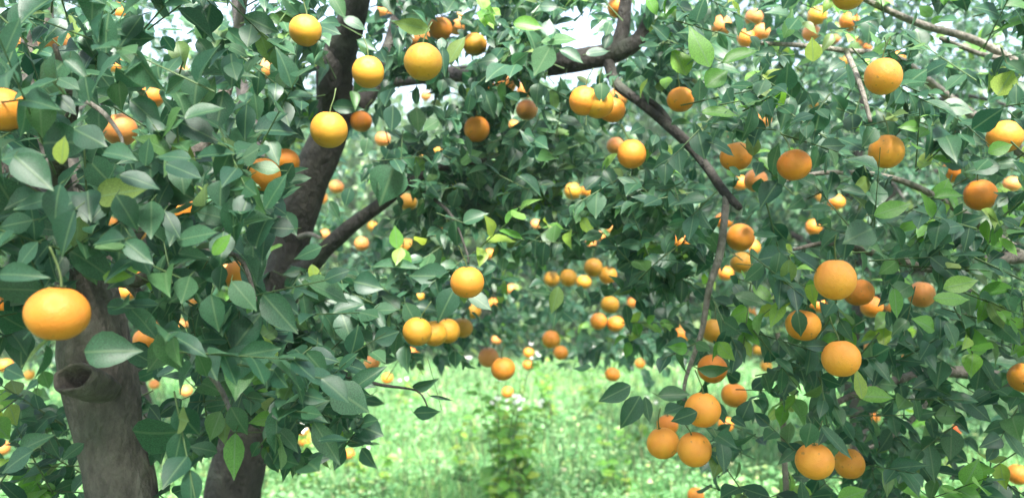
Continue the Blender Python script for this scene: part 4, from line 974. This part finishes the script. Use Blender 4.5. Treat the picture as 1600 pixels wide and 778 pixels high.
# ------------------------------------------------------------------ grass and ground cover
def grass():
    n = 150000
    y = 2.2 + (rng.random(n) ** 1.35) * 19; x = (rng.random(n) * 2 - 1) * (0.8 * y + 1.6)
    n2 = 9000
    x = np.concatenate([x, rng.uniform(-4, 4, n2)]); y = np.concatenate([y, rng.uniform(-2, 2.6, n2)])
    n = len(x)
    patch = np.array([mnoise.noise(Vector((a * 0.9, b_ * 0.9, 0))) for a, b_ in zip(x[::1], y[::1])])
    h = rng.uniform(0.04, 0.13, n) * (1 + 0.6 * patch); w = rng.uniform(0.004, 0.009, n) * (1 + y * 0.07)
    a = rng.random(n) * 6.283; lean = rng.uniform(0.05, 0.6, n); la = rng.random(n) * 6.283
    z = ground_z(x, y)
    base = np.stack([x, y, z - 0.01], 1); s = np.stack([np.cos(a), np.sin(a), 0 * a], 1); dl = np.stack([np.cos(la), np.sin(la), 0 * a], 1)
    up = np.array([0, 0, 1.0])
    m1 = base + up * (h * 0.55)[:, None] + dl * (h * lean * 0.3)[:, None]
    tp = base + up * (h * 0.95)[:, None] + dl * (h * lean)[:, None]
    V = np.stack([base - s * w[:, None], base + s * w[:, None], m1 + s * (w * 0.8)[:, None], m1 - s * (w * 0.8)[:, None], tp + s * (w * .1)[:, None], tp - s * (w * .1)[:, None]], 1).reshape(-1, 3)
    F = np.array([(0, 1, 2, 3), (3, 2, 4, 5)]); FF = (F[None] + (np.arange(n) * 6)[:, None, None]).reshape(-1, 4)
    tag(link('grass', mesh_np('grass', V, FF, M_GRASS)), 'tall lush green grass covering the orchard clearing', 'grass', kind='stuff')
    # broad-leaved ground cover: small rounded leaves held flat
    n = 100000
    y = 2.2 + (rng.random(n) ** 1.3) * 13; x = (rng.random(n) * 2 - 1) * (0.8 * y + 1.2)
    pt = np.array([mnoise.noise(Vector((a * 1.3, b_ * 1.3, 7))) for a, b_ in zip(x, y)])
    k = pt > -0.12; x = x[k]; y = y[k]; pt = pt[k]; n = len(x)
    zz = ground_z(x, y) + rng.uniform(0.03, 0.16, n) * (1 + pt)
    b = np.stack([x, y, zz], 1); ang = rng.random(n) * 6.283
    t = np.stack([np.cos(ang), np.sin(ang), rng.uniform(-0.3, 0.4, n)], 1); t /= np.linalg.norm(t, axis=1)[:, None]
    nn = rng.normal(size=(n, 3)) * 0.35 + np.array([0, -0.1, 1]); nn -= t * (nn * t).sum(1)[:, None]; nn /= np.linalg.norm(nn, axis=1)[:, None]
    L = rng.uniform(0.02, 0.05, n)
    me = leaves_mesh('ground_cover', (b, t, nn, L, L * 0.8, rng.uniform(0, .3, n), rng.uniform(0, .3, n), np.zeros(n, dtype=int)), np.arange(n), [M_GRASS], 4, (0, 0, 0))
    tag(link('ground_cover', me), 'low broad-leaved green weeds growing among the grass', 'ground cover', kind='stuff')
    # thin dry seed stalks
    segs = []
    for _ in range(420):
        y = random.uniform(4.3, 9.5); x = random.uniform(-0.6 * y, 0.6 * y); hh = random.uniform(0.25, 0.6); zz = float(ground_z(x, y))
        p0 = Vector((x, y, zz)); p1 = p0 + Vector((random.gauss(0, 0.03), 0, hh * 0.6)); p2 = p1 + Vector((random.gauss(0, 0.05), 0, hh * 0.4))
        segs += [(p0, p1, 0.0034), (p1, p2, 0.0024)]
    tag(link('seed_stalks', twig_mesh('seed_stalks', segs, M_STALK, (0, 0, 0))), 'thin dry seed stalks standing up out of the grass', 'stalks', kind='stuff')
grass()

# ------------------------------------------------------------------ white-flowered weeds
def weed(px, Y, h, nst, label, flowers, group='white-flowered weeds in the grass'):
    b = at(px, 0, Y); b.z = float(ground_z(b.x, b.y))
    root = tag(empty('flowering_weed', b), label, 'weed', group)
    lv = Leaves()
    for s in range(nst):
        top = Vector((random.gauss(0, 0.10), random.gauss(0, 0.08), h * random.uniform(0.7, 1.0)))
        midp = top * 0.5 + Vector((random.gauss(0, 0.03), random.gauss(0, 0.03), 0)); foot = Vector((random.gauss(0, 0.03), random.gauss(0, 0.03), 0))
        V, F = tube_arrays([foot, midp, top], [0.004, 0.003, 0.0018], 5, 6)
        me = bpy.data.meshes.new('stem'); me.from_pydata([v[:] for v in V], [], [tuple(f[:3]) if f[2] == f[3] else f for f in F]); me.materials.append(M_GTWIG); link('stem', me, root)
        for k in range(int(10 * h / 0.5)):
            f_ = random.uniform(0.1, 0.95); p = foot.lerp(midp, f_ * 2) if f_ < 0.5 else midp.lerp(top, f_ * 2 - 1)
            an = random.uniform(0, 6.28); L = random.uniform(0.07, 0.13) * (1.2 - f_ * 0.6)
            lv.add(p, Vector((math.cos(an), math.sin(an), random.uniform(-0.3, 0.5))), Vector((random.gauss(0, .4), random.gauss(-.3, .3), 1)), L, L * 0.55, 1, 0)
        if s < flowers:
            FV = []; FFc = []; MI = []
            for g in range(3):
                c = top + Vector((random.gauss(0, 0.025), random.gauss(0, 0.02), random.uniform(-0.05, 0.03))); nr = (Vector((0, -0.7, 0.6)) + gauss3(0.3)).normalized(); u_ = nr.orthogonal().normalized(); v_ = nr.cross(u_)
                for k in range(6):
                    a0 = k * 1.047; r0 = 0.016
                    o = len(FV)
                    FV += [(c)[:], (c + (u_ * math.cos(a0 - .4) + v_ * math.sin(a0 - .4)) * r0 * .7 + nr * .002)[:], (c + (u_ * math.cos(a0) + v_ * math.sin(a0)) * r0 + nr * .001)[:], (c + (u_ * math.cos(a0 + .4) + v_ * math.sin(a0 + .4)) * r0 * .7 + nr * .002)[:]]
                    FFc.append((o, o + 1, o + 2, o + 3)); MI.append(0)
                o = len(FV)
                FV += [(c + (u_ * math.cos(k * 1.571) + v_ * math.sin(k * 1.571)) * 0.004 + nr * .004)[:] for k in range(4)]; FFc.append((o, o + 1, o + 2, o + 3)); MI.append(1)
            tag(link('flower_head', mesh_np('flower_head', FV, FFc, [M_PETAL, M_DISC], None, False, MI), root), kind='stuff')
    arr = tuple(np.array(a) for a in (lv.b, lv.t, lv.n, lv.L, lv.w, lv.c, lv.f, lv.k))
    tag(link('weed_leaves', leaves_mesh('weed_leaves', arr, np.arange(len(lv.L)), LEAF_MATS, 4, (0, 0, 0)), root), kind='stuff')
weed(788, 4.3, 1.05, 7, 'tall leafy weed with white flowers in the middle foreground of the clearing', 5)
weed(815, 4.8, 0.85, 8, 'leafy weed close behind the right of the tallest white-flowered weed', 2)
weed(722, 5.2, 0.55, 2, 'thin weed with one broad top leaf left of the tallest white-flowered weed', 0)
weed(858, 6.6, 0.80, 4, 'spiky pale-topped weed standing further back right of the middle weed', 3)
weed(930, 7.2, 0.80, 4, 'pale-topped weed at the back of the clearing under the small oranges', 3)
weed(965, 4.9, 0.55, 3, 'low dark weed stalks left of the front cluster of oranges', 0)
weed(640, 7.5, 0.45, 3, 'low weed with tiny white flowers at the back left of the clearing', 2)
weed(480, 5.0, 0.45, 4, 'short weed with white flowers below the lower left leaves', 2)
weed(1010, 6.0, 0.5, 3, 'short leafy weed behind the front cluster of oranges', 1)
weed(560, 4.9, 0.40, 3, 'short weed in the bright grass at lower left of the clearing', 1)

# ------------------------------------------------------------------ thin haze volume added to veil the distance and lower contrast
hm = bpy.data.materials.new('haze'); hm.use_nodes = True; hm.node_tree.nodes.clear()
hv_ = hm.node_tree.nodes.new('ShaderNodeVolumePrincipled'); ho = hm.node_tree.nodes.new('ShaderNodeOutputMaterial')
hv_.inputs['Color'].default_value = (0.92, 0.97, 1.0, 1); hv_.inputs['Density'].default_value = 0.0045; hv_.inputs['Anisotropy'].default_value = 0.0
hm.node_tree.links.new(hv_.outputs[0], ho.inputs['Volume'])
bm = bmesh.new(); bmesh.ops.create_cube(bm, size=1.0, matrix=Matrix.Translation((0, 0, 3.2)) @ Matrix.Diagonal((700, 700, 9.0, 1)))
hme = bpy.data.meshes.new('haze'); bm.to_mesh(hme); bm.free(); hme.materials.append(hm)
tag(link('haze', hme), kind='stuff')
